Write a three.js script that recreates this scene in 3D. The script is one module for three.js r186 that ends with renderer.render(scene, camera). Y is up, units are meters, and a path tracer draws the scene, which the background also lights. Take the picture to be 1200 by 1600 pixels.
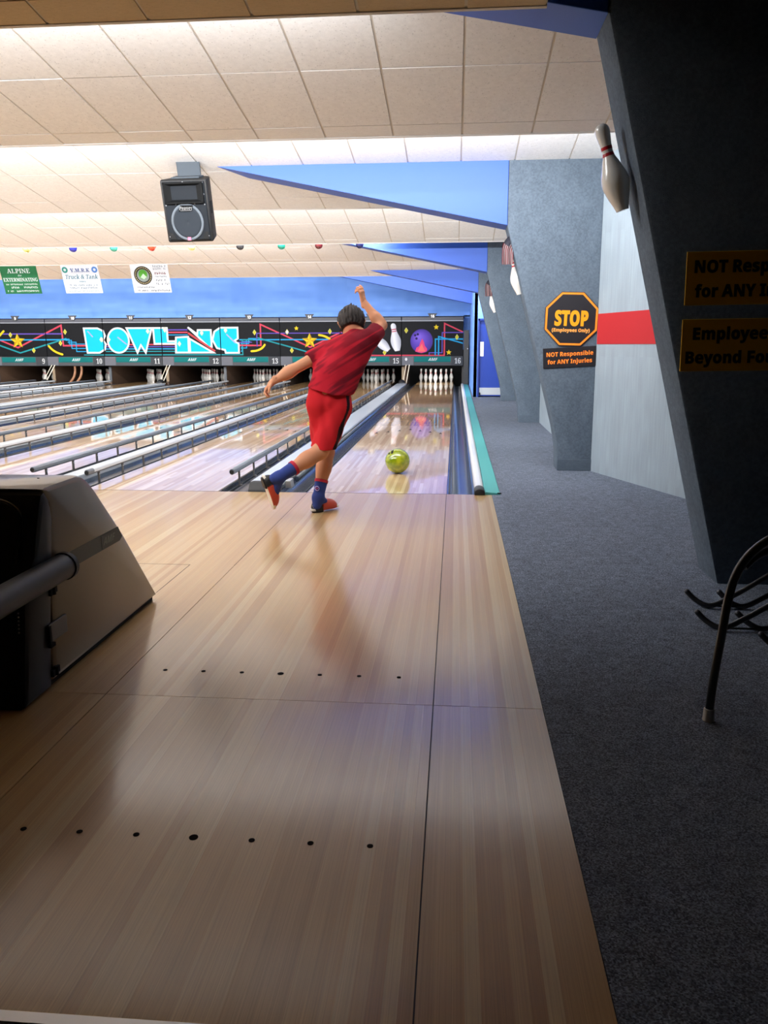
import * as THREE from 'three';
import { mergeGeometries, toCreasedNormals } from 'three/addons/utils/BufferGeometryUtils.js';
import { RoundedBoxGeometry } from 'three/addons/geometries/RoundedBoxGeometry.js';
import { RectAreaLightUniformsLib } from 'three/addons/lights/RectAreaLightUniformsLib.js';
RectAreaLightUniformsLib.init();

// ---------------------------------------------------------------- camera, light, exposure
const scene = new THREE.Scene();
scene.background = new THREE.Color(0x000000);
const camera = new THREE.PerspectiveCamera(64.32, 1200 / 1600, 0.05, 80);
camera.position.set(0.5807, 1.1027, 6.0304);
camera.rotation.set(-0.20297, 0.08671, -0.00285, 'YXZ');
const renderer = new THREE.WebGLRenderer({ antialias: true });
renderer.toneMapping = THREE.LinearToneMapping;
renderer.toneMappingExposure = 1.0;
renderer.shadowMap.enabled = true;
const COOL = new THREE.Color(0.97, 0.98, 1.0);
// ceiling steps: lower edge z, height, light behind the step
const STEPS = [
  { z: 2.32, h: 2.45, light: 225, tilt: -0.85, end: 0.2 },
  { z: 0.34, h: 2.43, light: 200 },
  { z: -2.47, h: 2.43, light: 185 },
  { z: -5.31, h: 2.43, light: 190, end: -0.5 },
  { z: -7.77, h: 2.43, light: 125 },
  { z: -10.92, h: 2.455, light: 335 },
];
const SLOPE = THREE.MathUtils.degToRad(8);
const LANES = [0, -1.755, -3.395, -5.15, -6.79, -8.545, -10.185, -11.94, -13.58];   // lane 16, 15, 14 ...
const HALF = 0.527;

// ---------------------------------------------------------------- helpers
let seed = 7;
const rnd = () => { seed = (seed * 1664525 + 1013904223) >>> 0; return seed / 4294967296; };
const R = (a, b) => a + (b - a) * rnd();
const V = (x, y, z) => new THREE.Vector3(x, y, z);
const taken = {};
function numbered(name) {
  const n = (taken[name] = (taken[name] ?? -1) + 1);
  return n ? `${name}_${String(n).padStart(3, '0')}` : name;
}
function tag(o, label, category, group) {
  o.userData.label = label; o.userData.category = category;
  if (group) o.userData.group = group;
  return o;
}
function thing(name, label, category, pos = [0, 0, 0], turn = 0, group) {
  const o = new THREE.Group(); o.name = numbered(name); scene.add(o);
  o.position.set(...pos); o.rotation.y = turn;
  return tag(o, label, category, group);
}
function structGroup(name, pos = [0, 0, 0]) {
  const o = new THREE.Group(); o.name = numbered(name); o.position.set(...pos); o.userData.kind = 'structure'; scene.add(o); return o;
}
function part(name, geo, mat, parent, pos, rot) {
  const m = new THREE.Mesh(geo, mat); m.name = name; m.castShadow = m.receiveShadow = true;
  if (pos) m.position.set(...pos);
  if (rot) m.rotation.set(...rot);
  parent.add(m); return m;
}
function struct(name, geo, mat, pos, rot) {
  const m = part(numbered(name), geo, mat, scene, pos, rot); m.userData.kind = 'structure'; return m;
}
function copyOf(o, label, group) {
  const c = o.clone(); c.name = numbered(o.name.replace(/_\d{3}$/, '')); scene.add(c);
  c.userData = { ...o.userData };
  if (label) c.userData.label = label;
  if (group) c.userData.group = group;
  return c;
}
const box = (w, h, d, x = 0, y = 0, z = 0) => new THREE.BoxGeometry(w, h, d).translate(x, y, z);
const rbox = (w, h, d, r, x = 0, y = 0, z = 0, s = 2) => new RoundedBoxGeometry(w, h, d, s, r).translate(x, y, z);
// box given by its limits, with uv in metres on every face
function span(x0, x1, y0, y1, z0, z1) {
  const g = new THREE.BoxGeometry(x1 - x0, y1 - y0, z1 - z0).translate((x0 + x1) / 2, (y0 + y1) / 2, (z0 + z1) / 2);
  return metricUV(g);
}
function metricUV(g) {
  g = g.index ? g : g;
  const p = g.attributes.position, n = g.attributes.normal, uv = new Float32Array(p.count * 2);
  for (let i = 0; i < p.count; i++) {
    const ax = Math.abs(n.getX(i)), ay = Math.abs(n.getY(i)), az = Math.abs(n.getZ(i));
    if (ay >= ax && ay >= az) { uv[2 * i] = p.getX(i); uv[2 * i + 1] = p.getZ(i); }
    else if (ax >= az) { uv[2 * i] = p.getZ(i); uv[2 * i + 1] = p.getY(i); }
    else { uv[2 * i] = p.getX(i); uv[2 * i + 1] = p.getY(i); }
  }
  g.setAttribute('uv', new THREE.BufferAttribute(uv, 2)); return g;
}
function prism(points, depth, bevel = 0) {   // polygon in x,y, pushed along z from 0 to depth
  const s = new THREE.Shape(points.map(([x, y]) => new THREE.Vector2(x, y)));
  const g = new THREE.ExtrudeGeometry(s, { depth: depth - 2 * bevel, bevelEnabled: bevel > 0, bevelSize: bevel, bevelThickness: bevel, bevelOffset: -bevel, bevelSegments: 2, curveSegments: 12 });
  return g.translate(0, 0, bevel);
}
function tube(points, r, seg = 24, rad = 10, closed = false) {
  const c = new THREE.CatmullRomCurve3(points.map((p) => V(...p)), closed, 'centripetal');
  const g = [new THREE.TubeGeometry(c, seg, r, rad, closed)];
  if (!closed) for (const t of [0, 1]) {
    const p = c.getPointAt(t), d = c.getTangentAt(t).multiplyScalar(t ? 1 : -1);
    const e = new THREE.CircleGeometry(r, rad); e.applyQuaternion(new THREE.Quaternion().setFromUnitVectors(V(0, 0, 1), d)); e.translate(p.x, p.y, p.z); g.push(e);
  }
  return mergeGeometries(g.map((x) => x.toNonIndexed()));
}
function rod(a, b, r0, r1 = r0, seg = 12) {
  const A = V(...a), B = V(...b), d = B.clone().sub(A), L = d.length();
  const g = new THREE.CylinderGeometry(r1, r0, L, seg, 1); g.translate(0, L / 2, 0);
  g.applyQuaternion(new THREE.Quaternion().setFromUnitVectors(V(0, 1, 0), d.normalize())); g.translate(A.x, A.y, A.z); return g;
}
const merge = (...gs) => mergeGeometries(gs.map((g) => { const h = g.index ? g.toNonIndexed() : g; for (const k of Object.keys(h.attributes)) if (!['position', 'normal', 'uv'].includes(k)) h.deleteAttribute(k); return h; }));
// ---- noise
function hash(x, y) { let h = (x * 374761393 + y * 668265263) | 0; h = Math.imul(h ^ (h >>> 13), 1274126177); return ((h ^ (h >>> 16)) >>> 0) / 4294967296; }
function vnoise(x, y, px = 1e9, py = 1e9) {
  const xi = Math.floor(x), yi = Math.floor(y), fx = x - xi, fy = y - yi, u = fx * fx * (3 - 2 * fx), v = fy * fy * (3 - 2 * fy);
  const m = (a, b) => ((a % b) + b) % b;
  const a = hash(m(xi, px), m(yi, py)), b = hash(m(xi + 1, px), m(yi, py)), c = hash(m(xi, px), m(yi + 1, py)), d = hash(m(xi + 1, px), m(yi + 1, py));
  return a + (b - a) * u + (c - a) * v + (a - b - c + d) * u * v;
}
function dataTex(w, h, f, srgb = true, rx = 1, ry = 1) {
  const d = new Uint8Array(w * h * 4);
  for (let y = 0; y < h; y++) for (let x = 0; x < w; x++) {
    const c = f(x, y), i = (y * w + x) * 4;
    d[i] = Math.max(0, Math.min(255, c[0])); d[i + 1] = Math.max(0, Math.min(255, c[1])); d[i + 2] = Math.max(0, Math.min(255, c[2])); d[i + 3] = 255;
  }
  const t = new THREE.DataTexture(d, w, h); t.magFilter = t.minFilter = THREE.LinearFilter; t.wrapS = t.wrapT = THREE.RepeatWrapping;
  if (srgb) t.colorSpace = THREE.SRGBColorSpace;
  t.repeat.set(rx, ry); t.needsUpdate = true; return t;
}
function canvasTex(w, h, draw) {
  const c = document.createElement('canvas'); c.width = w; c.height = h;
  draw(c.getContext('2d'), w, h);
  const t = new THREE.CanvasTexture(c); t.colorSpace = THREE.SRGBColorSpace; t.anisotropy = 8; return t;
}
const std = (color, roughness = 0.6, more = {}) => new THREE.MeshPhysicalMaterial({ color, roughness, ...more });

// ---------------------------------------------------------------- materials
const grain = dataTex(128, 1024, (x, y) => {
  const n = vnoise(x * 0.55, y * 0.02, 70, 20) * 0.6 + vnoise(x * 0.2 + 9, y * 0.008, 26, 8) * 0.4, f = hash(x, y >> 4);
  const v = 226 + (n - 0.5) * 44 + (f - 0.5) * 10; return [v, v - 1, v - 3];
});
const boardTints = ['#d8b27c', '#d2aa72', '#dcb985', '#cca16b', '#c79c67', '#e1c28f', '#d0a66f'];
const boardMats = boardTints.map((c) => new THREE.MeshPhysicalMaterial({ color: c, map: grain, roughness: 0.42, clearcoat: 0.95, clearcoatRoughness: 0.16, specularIntensity: 0.5 }));
function laneTex(a, b, c) {
  const tone = []; for (let i = 0; i < 39; i++) tone.push([0, 1, 2, 3].map(() => [R(-14, 14), R(0, 1)]));
  const off = tone.map(() => R(0, 1));
  return dataTex(624, 1024, (x, y) => {
    const j = Math.floor(x / 16), k = Math.floor(((y / 1024 + off[j]) % 1) * 4), t = tone[j][k];
    const g = (vnoise(x * 0.6, y * 0.03, 375, 31) - 0.5) * 12, e = x % 16 === 0 ? -10 : 0;
    const m = t[1] > 0.72 ? c : t[1] > 0.35 ? a : b;
    return [m[0] + t[0] + g + e, m[1] + t[0] + g + e, m[2] + t[0] * 0.9 + g + e];
  });
}
const laneLook = { roughness: 0.35, clearcoat: 1, clearcoatRoughness: 0.035, specularIntensity: 0.5 };
const maple = new THREE.MeshPhysicalMaterial({ map: laneTex([214, 184, 150], [202, 168, 132], [224, 198, 166]), ...laneLook });
const pine = new THREE.MeshPhysicalMaterial({ map: laneTex([196, 156, 106], [182, 140, 92], [206, 170, 122]), ...laneLook });
const carpetMap = dataTex(512, 512, (x, y) => {
  const f = hash(x, y), c = hash(x >> 1, (y >> 1) + 77), n = vnoise(x / 16, y / 16, 32, 32), v = 114 + (f - 0.5) * 40 + (c - 0.5) * 72 + (n - 0.5) * 16;
  return [v * 0.93, v * 1.0, v * 1.12];
}, true, 1.15, 1.15);
const carpetBump = dataTex(256, 256, (x, y) => { const v = 128 + (hash(x, y) - 0.5) * 200; return [v, v, v]; }, false, 3, 3);
const carpet = std('#ffffff', 0.98, { map: carpetMap, bumpMap: carpetBump, bumpScale: 0.003, specularIntensity: 0.2 });
const wallCarpetMap = dataTex(512, 512, (x, y) => {
  const f = hash(x + 5, y), n = vnoise(x / 8, y / 8, 64, 64), m = vnoise(x / 40, y / 64, 13, 8), v = 103 + (f - 0.5) * 20 + (n - 0.5) * 14 + (m - 0.5) * 7;
  return [v * 0.9, v * 1.01, v * 1.13];
}, true, 1.4, 1.4);
const wallCarpet = std('#ffffff', 0.97, { map: wallCarpetMap, bumpMap: carpetBump, bumpScale: 0.002, specularIntensity: 0.2 });
const paleMap = dataTex(512, 512, (x, y) => {
  const s = vnoise(x / 5, y / 90, 103, 6), n = vnoise(x / 50, y / 80, 11, 7), f = hash(x, y), v = 158 + (s - 0.5) * 9 + (n - 0.5) * 8 + (f - 0.5) * 6;
  return [v * 0.92, v * 1.0, v * 1.06];
}, true, 1, 1);
const paleWall = std('#ffffff', 0.9, { map: paleMap, specularIntensity: 0.3 });
const redPaint = std('#ad1a22', 0.8);
const tileMap = dataTex(256, 256, (x, y) => {
  const f = hash(x, y), n = vnoise(x / 6, y / 6, 43, 43), v = 234 + (f - 0.5) * 10 + (n - 0.5) * 8 - (hash(x >> 1, (y >> 1) + 31) > 0.985 ? 26 : 0); return [v * 0.99, v * 0.985, v * 0.98];
});
const tileMat = std('#ffffff', 0.92, { map: tileMap, specularIntensity: 0.25 });
const gridMat = std('#d3ccc2', 0.9);
const blueMap = dataTex(256, 256, (x, y) => {
  const n = vnoise(x / 60, y / 14, 5, 19), m = vnoise(x / 20, y / 40, 13, 7), v = (n - 0.5) * 16 + (m - 0.5) * 10; return [104 + v, 146 + v, 216 + v];
}, true, 0.4, 0.5);
const bluePaint = std('#ffffff', 0.6, { map: blueMap, specularIntensity: 0.35 });
const deepBlue = std('#143a9c', 0.5);
const beamPaint = std('#2c58b8', 0.5);
const black = std('#0b0c0e', 0.5);
const blackMatt = std('#08090a', 0.9);
const darkRubber = std('#15171a', 0.55);
const darkBlue = std('#0d1226', 0.45);
const white = std('#eef0f0', 0.4);
const whitePlastic = std('#f2f4f5', 0.32, { clearcoat: 0.4, clearcoatRoughness: 0.2 });
const teal = std('#4fa9a6', 0.45);
const gutterMat = std('#343d49', 0.25, { clearcoat: 0.6, clearcoatRoughness: 0.12 });
const capGrey = std('#c9d0d6', 0.3, { clearcoat: 0.5, clearcoatRoughness: 0.15 });
const railMat = std('#7d838c', 0.32, { metalness: 0.55 });
const postMat = std('#5d5b59', 0.45, { metalness: 0.4 });
const steel = std('#c8ccd2', 0.35, { metalness: 0.85 });
const pinWhite = std('#dcdad4', 0.22, { clearcoat: 0.8, clearcoatRoughness: 0.1 });
const pinRed = std('#b3202c', 0.3);
const brownWood = std('#453122', 0.7);
const greyPlate = std('#7b7f86', 0.5);
const darkGrey = std('#3d4146', 0.55);

// ---------------------------------------------------------------- the floor
struct('floor', merge(span(0.866, 3.4, -0.12, 0, 0, 9.5), span(0.93, 3.4, -0.12, 0, -19, 0)), carpet);
struct('floor', span(-17, 0.866, -0.32, -0.18, 4.93, 9.5), carpet);
struct('floor', span(-17, 0.93, -0.4, -0.28, -20.6, 4.93), blackMatt);
{
  const ap = structGroup('bowling_approach');
  part('subfloor', span(-17, 0.862, -0.28, -0.022, 0.002, 4.905), brownWood, ap);
  const L1 = [0.0015, 3.659], L2 = [3.6615, 4.912], H = 0.0205, geos = {};
  const geo = (len, w, k) => geos[[len, w, k]] ??= (() => {
    const g = new THREE.BoxGeometry(w, H, len), uv = g.attributes.uv;
    for (let i = 0; i < uv.count; i++) uv.setXY(i, uv.getX(i), uv.getY(i) * (len / 3.66) * 0.8 + k * 0.23);
    return g;
  })();
  let run = 0.1;
  const strip = (x0, x1, n) => {
    const w = (x1 - x0) / n;
    for (let i = 0; i < n; i++) for (const [a, b] of [L1, L2]) {
      const q = (run = rnd() < 0.5 ? rnd() : run), t = q < 0.2 ? 0 : q < 0.4 ? 1 : q < 0.55 ? 2 : q < 0.7 ? 3 : q < 0.8 ? 4 : q < 0.93 ? 5 : 6;
      part('board', geo(b - a, w, i % 4), boardMats[t], ap, [x0 + w * (i + 0.5), -H / 2, (a + b) / 2]);
    }
  };
  strip(0.528, 0.864, 12);
  strip(-0.527, 0.5255, 39);
  strip(-2.5, -0.5295, 73);
  // beyond the ball return the approach is hidden or far off: one field of boards
  const far = []; for (let x = -2.7165; x > -16.9; x -= 0.216) far.push(box(0.2155, H, 4.91, x + 0.108, -H / 2, 2.457));
  part('board_field', merge(...far), boardMats[1], ap).userData.kind = 'stuff';
  const dotG = (r) => new THREE.CylinderGeometry(r, r, 0.002, 20), dotM = std('#1a120d', 0.85, { specularIntensity: 0.1 });
  for (const [z, r] of [[4.401, 0.0072], [3.453, 0.0075]]) for (let i = -3; i <= 3; i++) part('marker_dot', dotG(i ? r : r * 1.45), dotM, ap, [i * 0.13516, 0.0002, z]);
  // cut lines of the ball return hatch and the panel joints
  const cut = std('#2a1d13', 0.8);
  part('joint', merge(box(0.003, 0.0012, 0.49, -0.76, 0, 2.34), box(0.62, 0.0012, 0.003, -1.07, 0, 2.098)), cut, ap);
  part('joint', box(0.0032, 0.0012, 4.9, 0.5268, 0, 2.456), cut, ap);
  part('joint', box(0.0026, 0.0012, 2.1, -0.5282, 0, 1.05), cut, ap);
  part('edge_strip', merge(box(17.8, 0.012, 0.022, -8.03, -0.004, 4.922), box(17.8, 0.16, 0.01, -8.03, -0.09, 4.93)), steel, ap);
}

// ---------------------------------------------------------------- lanes, gutters, dividers
const WORDS = ['sixteen', 'fifteen', 'fourteen', 'thirteen', 'twelve', 'eleven', 'ten', 'nine', 'eight', 'seven'], laneNumber = (k) => WORDS[k];
function makeLane(k, x) {
  const t = thing('bowling_lane', `glossy maple lane running to the pins below number ${laneNumber(k)}`, 'bowling lane', [x, 0, 0], 0, 'bowling lanes side by side');
  const surf = (z0, z1, m, n) => {
    const g = box(2 * HALF, 0.06, z1 - z0, 0, -0.03, (z0 + z1) / 2), uv = g.attributes.uv, nn = g.attributes.normal, p = g.attributes.position;
    for (let i = 0; i < uv.count; i++) if (Math.abs(nn.getY(i)) > 0.5) uv.setXY(i, (p.getX(i) + HALF) / (2 * HALF), -p.getZ(i) / 4 + k * 0.31);
    part(n, g, m, t);
  };
  surf(-5.2, -0.0015, maple, 'maple_boards'); surf(-19.35, -5.2, pine, 'pine_boards');
  part('foul_line', box(2 * HALF, 0.0014, 0.004, 0, 0, -0.002), blackMatt, t);
  const tri = prism([[0, 0.1], [-0.02, -0.06], [0, -0.04], [0.02, -0.06]], 0.0015); tri.rotateX(-Math.PI / 2);
  const dm = std('#1c130d', 0.6, { specularIntensity: 0.2 });
  if (k < 5) for (let i = -3; i <= 3; i++) part('arrow', tri, dm, t, [i * 0.13516, 0, -4.72 + Math.abs(i) * 0.155]);
  return t;
}
LANES.forEach((x, k) => makeLane(k, x));
const gutterProfile = (() => {
  const p = [[0, -0.095], [0, -0.004], [0.014, -0.004]];
  for (let i = 0; i <= 14; i++) { const a = Math.PI + (Math.PI * i) / 14; p.push([0.117 + Math.cos(a) * 0.1, -0.012 + Math.sin(a) * 0.062]); }
  p.push([0.22, -0.004], [0.234, -0.004], [0.234, -0.095]);
  return p;
})();
const gutterGeo = toCreasedNormals(prism(gutterProfile, 17.2).translate(0, 0, -17.205), 0.5);
const ridgeGeo = merge(box(0.006, 0.012, 17.1, 0.02, -0.002, -8.6), box(0.006, 0.01, 17.1, 0.044, -0.03, -8.6));
function gutter(k, side) {
  const x = LANES[k] + side * (HALF + 0.0015) + (side < 0 ? -0.234 : 0);
  const t = thing('gutter', `dark blue-grey gutter on the ${side > 0 ? 'right' : 'left'} of lane ${laneNumber(k)}`, 'gutter', [x, 0, 0], 0, 'lane gutters');
  part('channel', gutterGeo, gutterMat, t);
  if (k === 0 && side > 0) t.scale.x = 0.885;
  const r = part('ridge', ridgeGeo, darkGrey, t);
  if (side < 0) { r.scale.x = -1; r.position.x = 0.234; }
}
LANES.forEach((x, k) => { gutter(k, 1); if (k < LANES.length - 1) gutter(k, -1); });
for (let k = 0; k < LANES.length - 1; k++) {
  const a = LANES[k] - HALF - 0.237, b = LANES[k + 1] + HALF + 0.237, w = a - b - 0.004, c = (a + b) / 2, pair = k % 2 === 0;
  const t = thing('lane_divider', `${pair ? 'wide' : 'narrow'} pale grey capping strip between lanes ${laneNumber(k)} and ${laneNumber(k + 1)}`, 'lane divider', [c, 0, 0], 0, 'capping strips between lanes');
  const h = w / 2, o = pair ? 0.024 : 0.012, s = [[-h, -0.1], [-h, 0.026], [-h - o, 0.03], [-h - o, 0.046], [-h - o + 0.01, 0.055], [h + o - 0.01, 0.055], [h + o, 0.046], [h + o, 0.03], [h, 0.026], [h, -0.1]];
  part('capping', prism(s, 16.35).translate(0, 0, -16.52), capGrey, t);
  const nose = prism([[0, -0.02], [0.16, -0.02], [0.16, 0.062], [0.07, 0.066], [0.012, 0.014]], w, 0.006); nose.rotateY(Math.PI / 2); nose.translate(-w / 2, 0, 0.012);
  part('end_cap', nose, darkRubber, t);
  if (pair) {
    const hood = new THREE.SphereGeometry(0.105, 20, 12, 0, Math.PI * 2, 0, Math.PI / 2); hood.scale(0.95, 1.15, 1.5);
    part('return_hood', merge(hood, box(0.16, 0.03, 0.24, 0.02, 0.03, 0.05)), darkRubber, t, [0, 0.04, -16.5]);
  }
}
// right of lane 16: white rounded bumper, teal strip
{
  const t = thing('lane_divider', 'white rounded bumper tube with black end, between the last gutter and teal strip', 'lane divider', [0.7745, 0, 0]);
  const prof = []; for (let i = 0; i <= 12; i++) { const a = (Math.PI * i) / 12; prof.push([Math.cos(a) * 0.036, 0.012 + Math.sin(a) * 0.03]); }
  part('tube', toCreasedNormals(prism([[0.036, -0.1], ...prof, [-0.036, -0.1]], 16.7).translate(0, 0, -16.86), 0.6), whitePlastic, t);
  const q = prof.map(([x, y]) => [x * 1.06, y + 0.002]);
  part('end_cap', toCreasedNormals(prism([[0.038, -0.02], ...q, [-0.038, -0.02]], 0.15, 0.006).translate(0, 0, -0.165), 0.6), darkGrey, t);
  part('end_plug', toCreasedNormals(prism([[0.038, 0.002], ...q.map(([x, y]) => [x * 1.02, y + 0.003]), [-0.038, 0.002]], 0.06, 0.008).translate(0, 0, -0.025), 0.6), darkRubber, t);
  const s = thing('edge_board', 'flat teal board along the carpet beside the white bumper tube', 'edging', [0.871, 0, 0]);
  part('board', prism([[-0.057, -0.1], [-0.057, 0.016], [-0.05, 0.02], [0.052, 0.012], [0.058, 0.004], [0.058, -0.1]], 16.85).translate(0, 0, -16.85), teal, s);
  part('corner_clip', box(0.03, 0.008, 0.012, 0.05, 0.012, -0.004), darkRubber, s);
}
// raised bumper rails on lanes 15 and lower: oval tube on short posts
const railGeo = (() => { const g = new THREE.CapsuleGeometry(0.02, 0.022, 4, 12); const p = []; for (let i = 0; i < 20; i++) { const a = (i / 20) * Math.PI * 2; p.push([Math.cos(a) * 0.021, Math.sin(a) * 0.024]); } return toCreasedNormals(prism(p, 16.35, 0.003).translate(0, 0, -16.55), 0.7); })();
const postGeo = merge(box(0.011, 0.128, 0.026, 0, -0.062, 0), box(0.03, 0.008, 0.04, 0.008, -0.128, 0));
const boltGeo = new THREE.CylinderGeometry(0.005, 0.005, 0.016, 8).rotateZ(Math.PI / 2);
let railProto;
function rail(k, side) {
  const label = `raised grey bumper rail on posts along the ${side > 0 ? 'right' : 'left'} gutter of lane ${laneNumber(k)}`;
  let t;
  if (!railProto) {
    t = railProto = thing('bumper_rail', label, 'bumper rail', [0, 0, 0], 0, 'raised bumper rails');
    part('rail_tube', railGeo, railMat, t, [0, 0.108, 0]);
    for (let i = 0; i < 33; i++) { const p = part('post', postGeo, postMat, t, [0, 0.095, -0.42 - i * 0.49]); if (i < 8) part('bolt', boltGeo, steel, p, [0, -0.03, 0]); }
    const fp = []; for (let i = 0; i <= 10; i++) { const a = 1.45 + (i / 10) * 1.9; fp.push([Math.cos(a) * 0.0235, Math.sin(a) * 0.0265]); } for (let i = 10; i >= 0; i--) { const a = 1.45 + (i / 10) * 1.9; fp.push([Math.cos(a) * 0.0185, Math.sin(a) * 0.0215]); }
    part('bumper_face', toCreasedNormals(prism(fp, 16.2).translate(0, 0, -16.5), 0.7), capGrey, t, [0, 0.108, 0]);
    part('tube_plug', new THREE.CylinderGeometry(0.016, 0.016, 0.008, 14).rotateX(Math.PI / 2), darkRubber, t, [0, 0.108, -0.197]);
  } else t = copyOf(railProto, label);
  t.position.set(LANES[k] + side * (HALF + 0.062), 0, 0);
  t.scale.x = side; t.position.y = side > 0 ? 0.012 : -0.004; if (side < 0) t.position.z = 0.02;
}
for (let k = 1; k < LANES.length; k++) { if (k !== 5) rail(k, 1); if (k < LANES.length - 1 && k !== 4) rail(k, -1); }   // none between lanes twelve and eleven
{
  const t = thing('bumper_rail', 'lowered blue-grey bumper rail lying along the outer gutter edge of lane sixteen', 'bumper rail', [-0.716, 0, 0]);
  part('rail_tube', railGeo, gutterMat, t, [0, 0.012, -0.35]);
  part('end_bracket', prism([[-0.02, -0.03], [0.03, -0.03], [0.02, 0.03], [-0.02, 0.03]], 0.12, 0.004), steel, t, [0, 0.03, -0.3]);
}

// ---------------------------------------------------------------- ceiling in steps, with hidden light strips
const TW = 0.445, TX0 = 0.157;
const unit = new THREE.BoxGeometry(1, 1, 1), tileGeos = [0, 1, 2].map((k) => { const g = new THREE.BoxGeometry(1, 1, 1), uv = g.attributes.uv; for (let i = 0; i < uv.count; i++) uv.setXY(i, uv.getX(i) * 0.6 + k * 0.21, uv.getY(i) * 0.9 + k * 0.37); return g; });
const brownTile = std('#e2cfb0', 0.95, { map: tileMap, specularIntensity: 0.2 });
STEPS.forEach((s, i) => {
  const prev = i ? STEPS[i - 1].z : 5.2, run = prev - s.z, len = run / Math.cos(SLOPE);
  const sec = structGroup('ceiling', [0, s.h, s.z]);
  const tilt = new THREE.Group(); tilt.name = 'ceiling_panel'; tilt.rotation.x = -SLOPE; sec.add(tilt);
  const right = i === 0 ? 0.93 : i === 1 ? 2.9 : i === 2 ? 2.2 : 1.785, left = -16.8;
  const back = part('grid_panel', box(right - left, 0.03, len, (right + left) / 2, 0.018, len / 2), gridMat, tilt);
  part('edge_lip', box(right - left, 0.02, 0.018, (right + left) / 2, 0.004, 0.006), tileMat, tilt);
  const rows = [0.012, i === 2 ? 0.37 : 0.195]; while (rows[rows.length - 1] < len) rows.push(Math.min(len, rows[rows.length - 1] + 0.745));
  const lim = camera.position.x - (camera.position.z - s.z) * 0.64 - 1.3;
  for (let r = 0; r + 1 < rows.length && (i > 0 || r < 4); r++) {
    const d = rows[r + 1] - rows[r]; if (d < 0.05) continue;
    for (let c = 6; ; c--) {
      let x1 = TX0 + TW * c, x0 = x1 - TW; if (x0 > right) continue; x1 = Math.min(x1, right);
      if (x0 < Math.max(left, lim)) break; if (x1 - x0 < 0.06) continue;
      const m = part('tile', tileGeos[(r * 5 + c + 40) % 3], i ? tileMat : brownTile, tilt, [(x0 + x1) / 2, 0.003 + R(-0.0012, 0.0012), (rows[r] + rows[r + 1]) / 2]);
      m.scale.set(x1 - x0 - 0.013, 0.01, d - 0.008);
    }
  }
  // riser up to the next, higher panel, and the light strip behind it
  const top = i + 1 < STEPS.length ? STEPS[i + 1].h + (s.z - STEPS[i + 1].z) * Math.tan(SLOPE) + 0.06 : 3.35;
  part('riser', box(right - left, top - s.h, 0.02, (right + left) / 2, (top - s.h) / 2 + 0.005, 0.012), gridMat, sec);
  const lr = s.end ?? Math.min(right, 1.7) - 0.05, ll = -16.4, W = lr - ll, y = i ? 0.09 : 0.05;
  part('light_strip', box(W, 0.05, 0.03, (lr + ll) / 2, y, -0.018), std('#ffffff', 0.5, { emissive: COOL, emissiveIntensity: 1.5 }), sec);
  const L = new THREE.RectAreaLight(COOL, s.light, W, 0.05); L.position.set((lr + ll) / 2, y, -0.036); L.rotation.set(s.tilt ?? 0, 0, 0); L.castShadow = true;
  L.name = 'strip_light'; sec.add(L);   // a RectAreaLight shines along its local -z: away from the viewer
});
struct('ceiling', span(-16.8, 3.3, 3.3, 3.4, -20.6, -10.9), gridMat);
struct('ceiling', span(0.95, 3.4, 3.0, 3.1, 1.9, 9.5), blackMatt);
struct('ceiling', span(-16.8, 3.4, 3.62, 3.72, 2.3, 9.5), blackMatt);
struct('ceiling', span(-16.8, 3.4, 3.0, 3.06, -10.93, 2.34), blackMatt);

// ---------------------------------------------------------------- walls
struct('wall_right', merge(span(1.787, 1.95, -0.1, 3.3, -11.4, -1.22)), paleWall);
function slab(ax, az, bx, bz, y0, y1, t, m, name) {   // upright wall from a to b, thickness t to its far side
  const L = Math.hypot(bx - ax, bz - az), g = metricUV(new THREE.BoxGeometry(L, y1 - y0, t).translate(L / 2, (y0 + y1) / 2, t / 2));
  const o = struct(name, g, m, [ax, 0, az]); o.rotation.y = Math.atan2(-(bz - az), bx - ax); return o;
}
const flare = slab(2.92, 1.866, 1.785, -1.22, -0.1, 3.3, 0.12, paleWall, 'wall_right');
{ // painted red band across the flared wall
  const L = Math.hypot(2.92 - 1.785, 1.866 + 1.22), s = prism([[0, 1.1], [L - 0.004, 1.1], [L - 0.004, 1.352], [0, 1.368]], 0.004);
  part('red_band', s, redPaint, flare, [0, 0, -0.004]);
}
struct('wall_right', span(3.0, 3.15, -0.1, 3.1, 1.9, 9.5), blackMatt);
struct('wall_front', span(-16.8, 3.15, -0.4, 3.7, 9.4, 9.55), blackMatt);
struct('wall_left', merge(span(-17, -16.8, -0.4, 3.7, -20.6, 2.3)), gridMat);
struct('wall_left', span(-17, -16.8, -0.4, 3.7, 2.3, 9.5), blackMatt);
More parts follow.
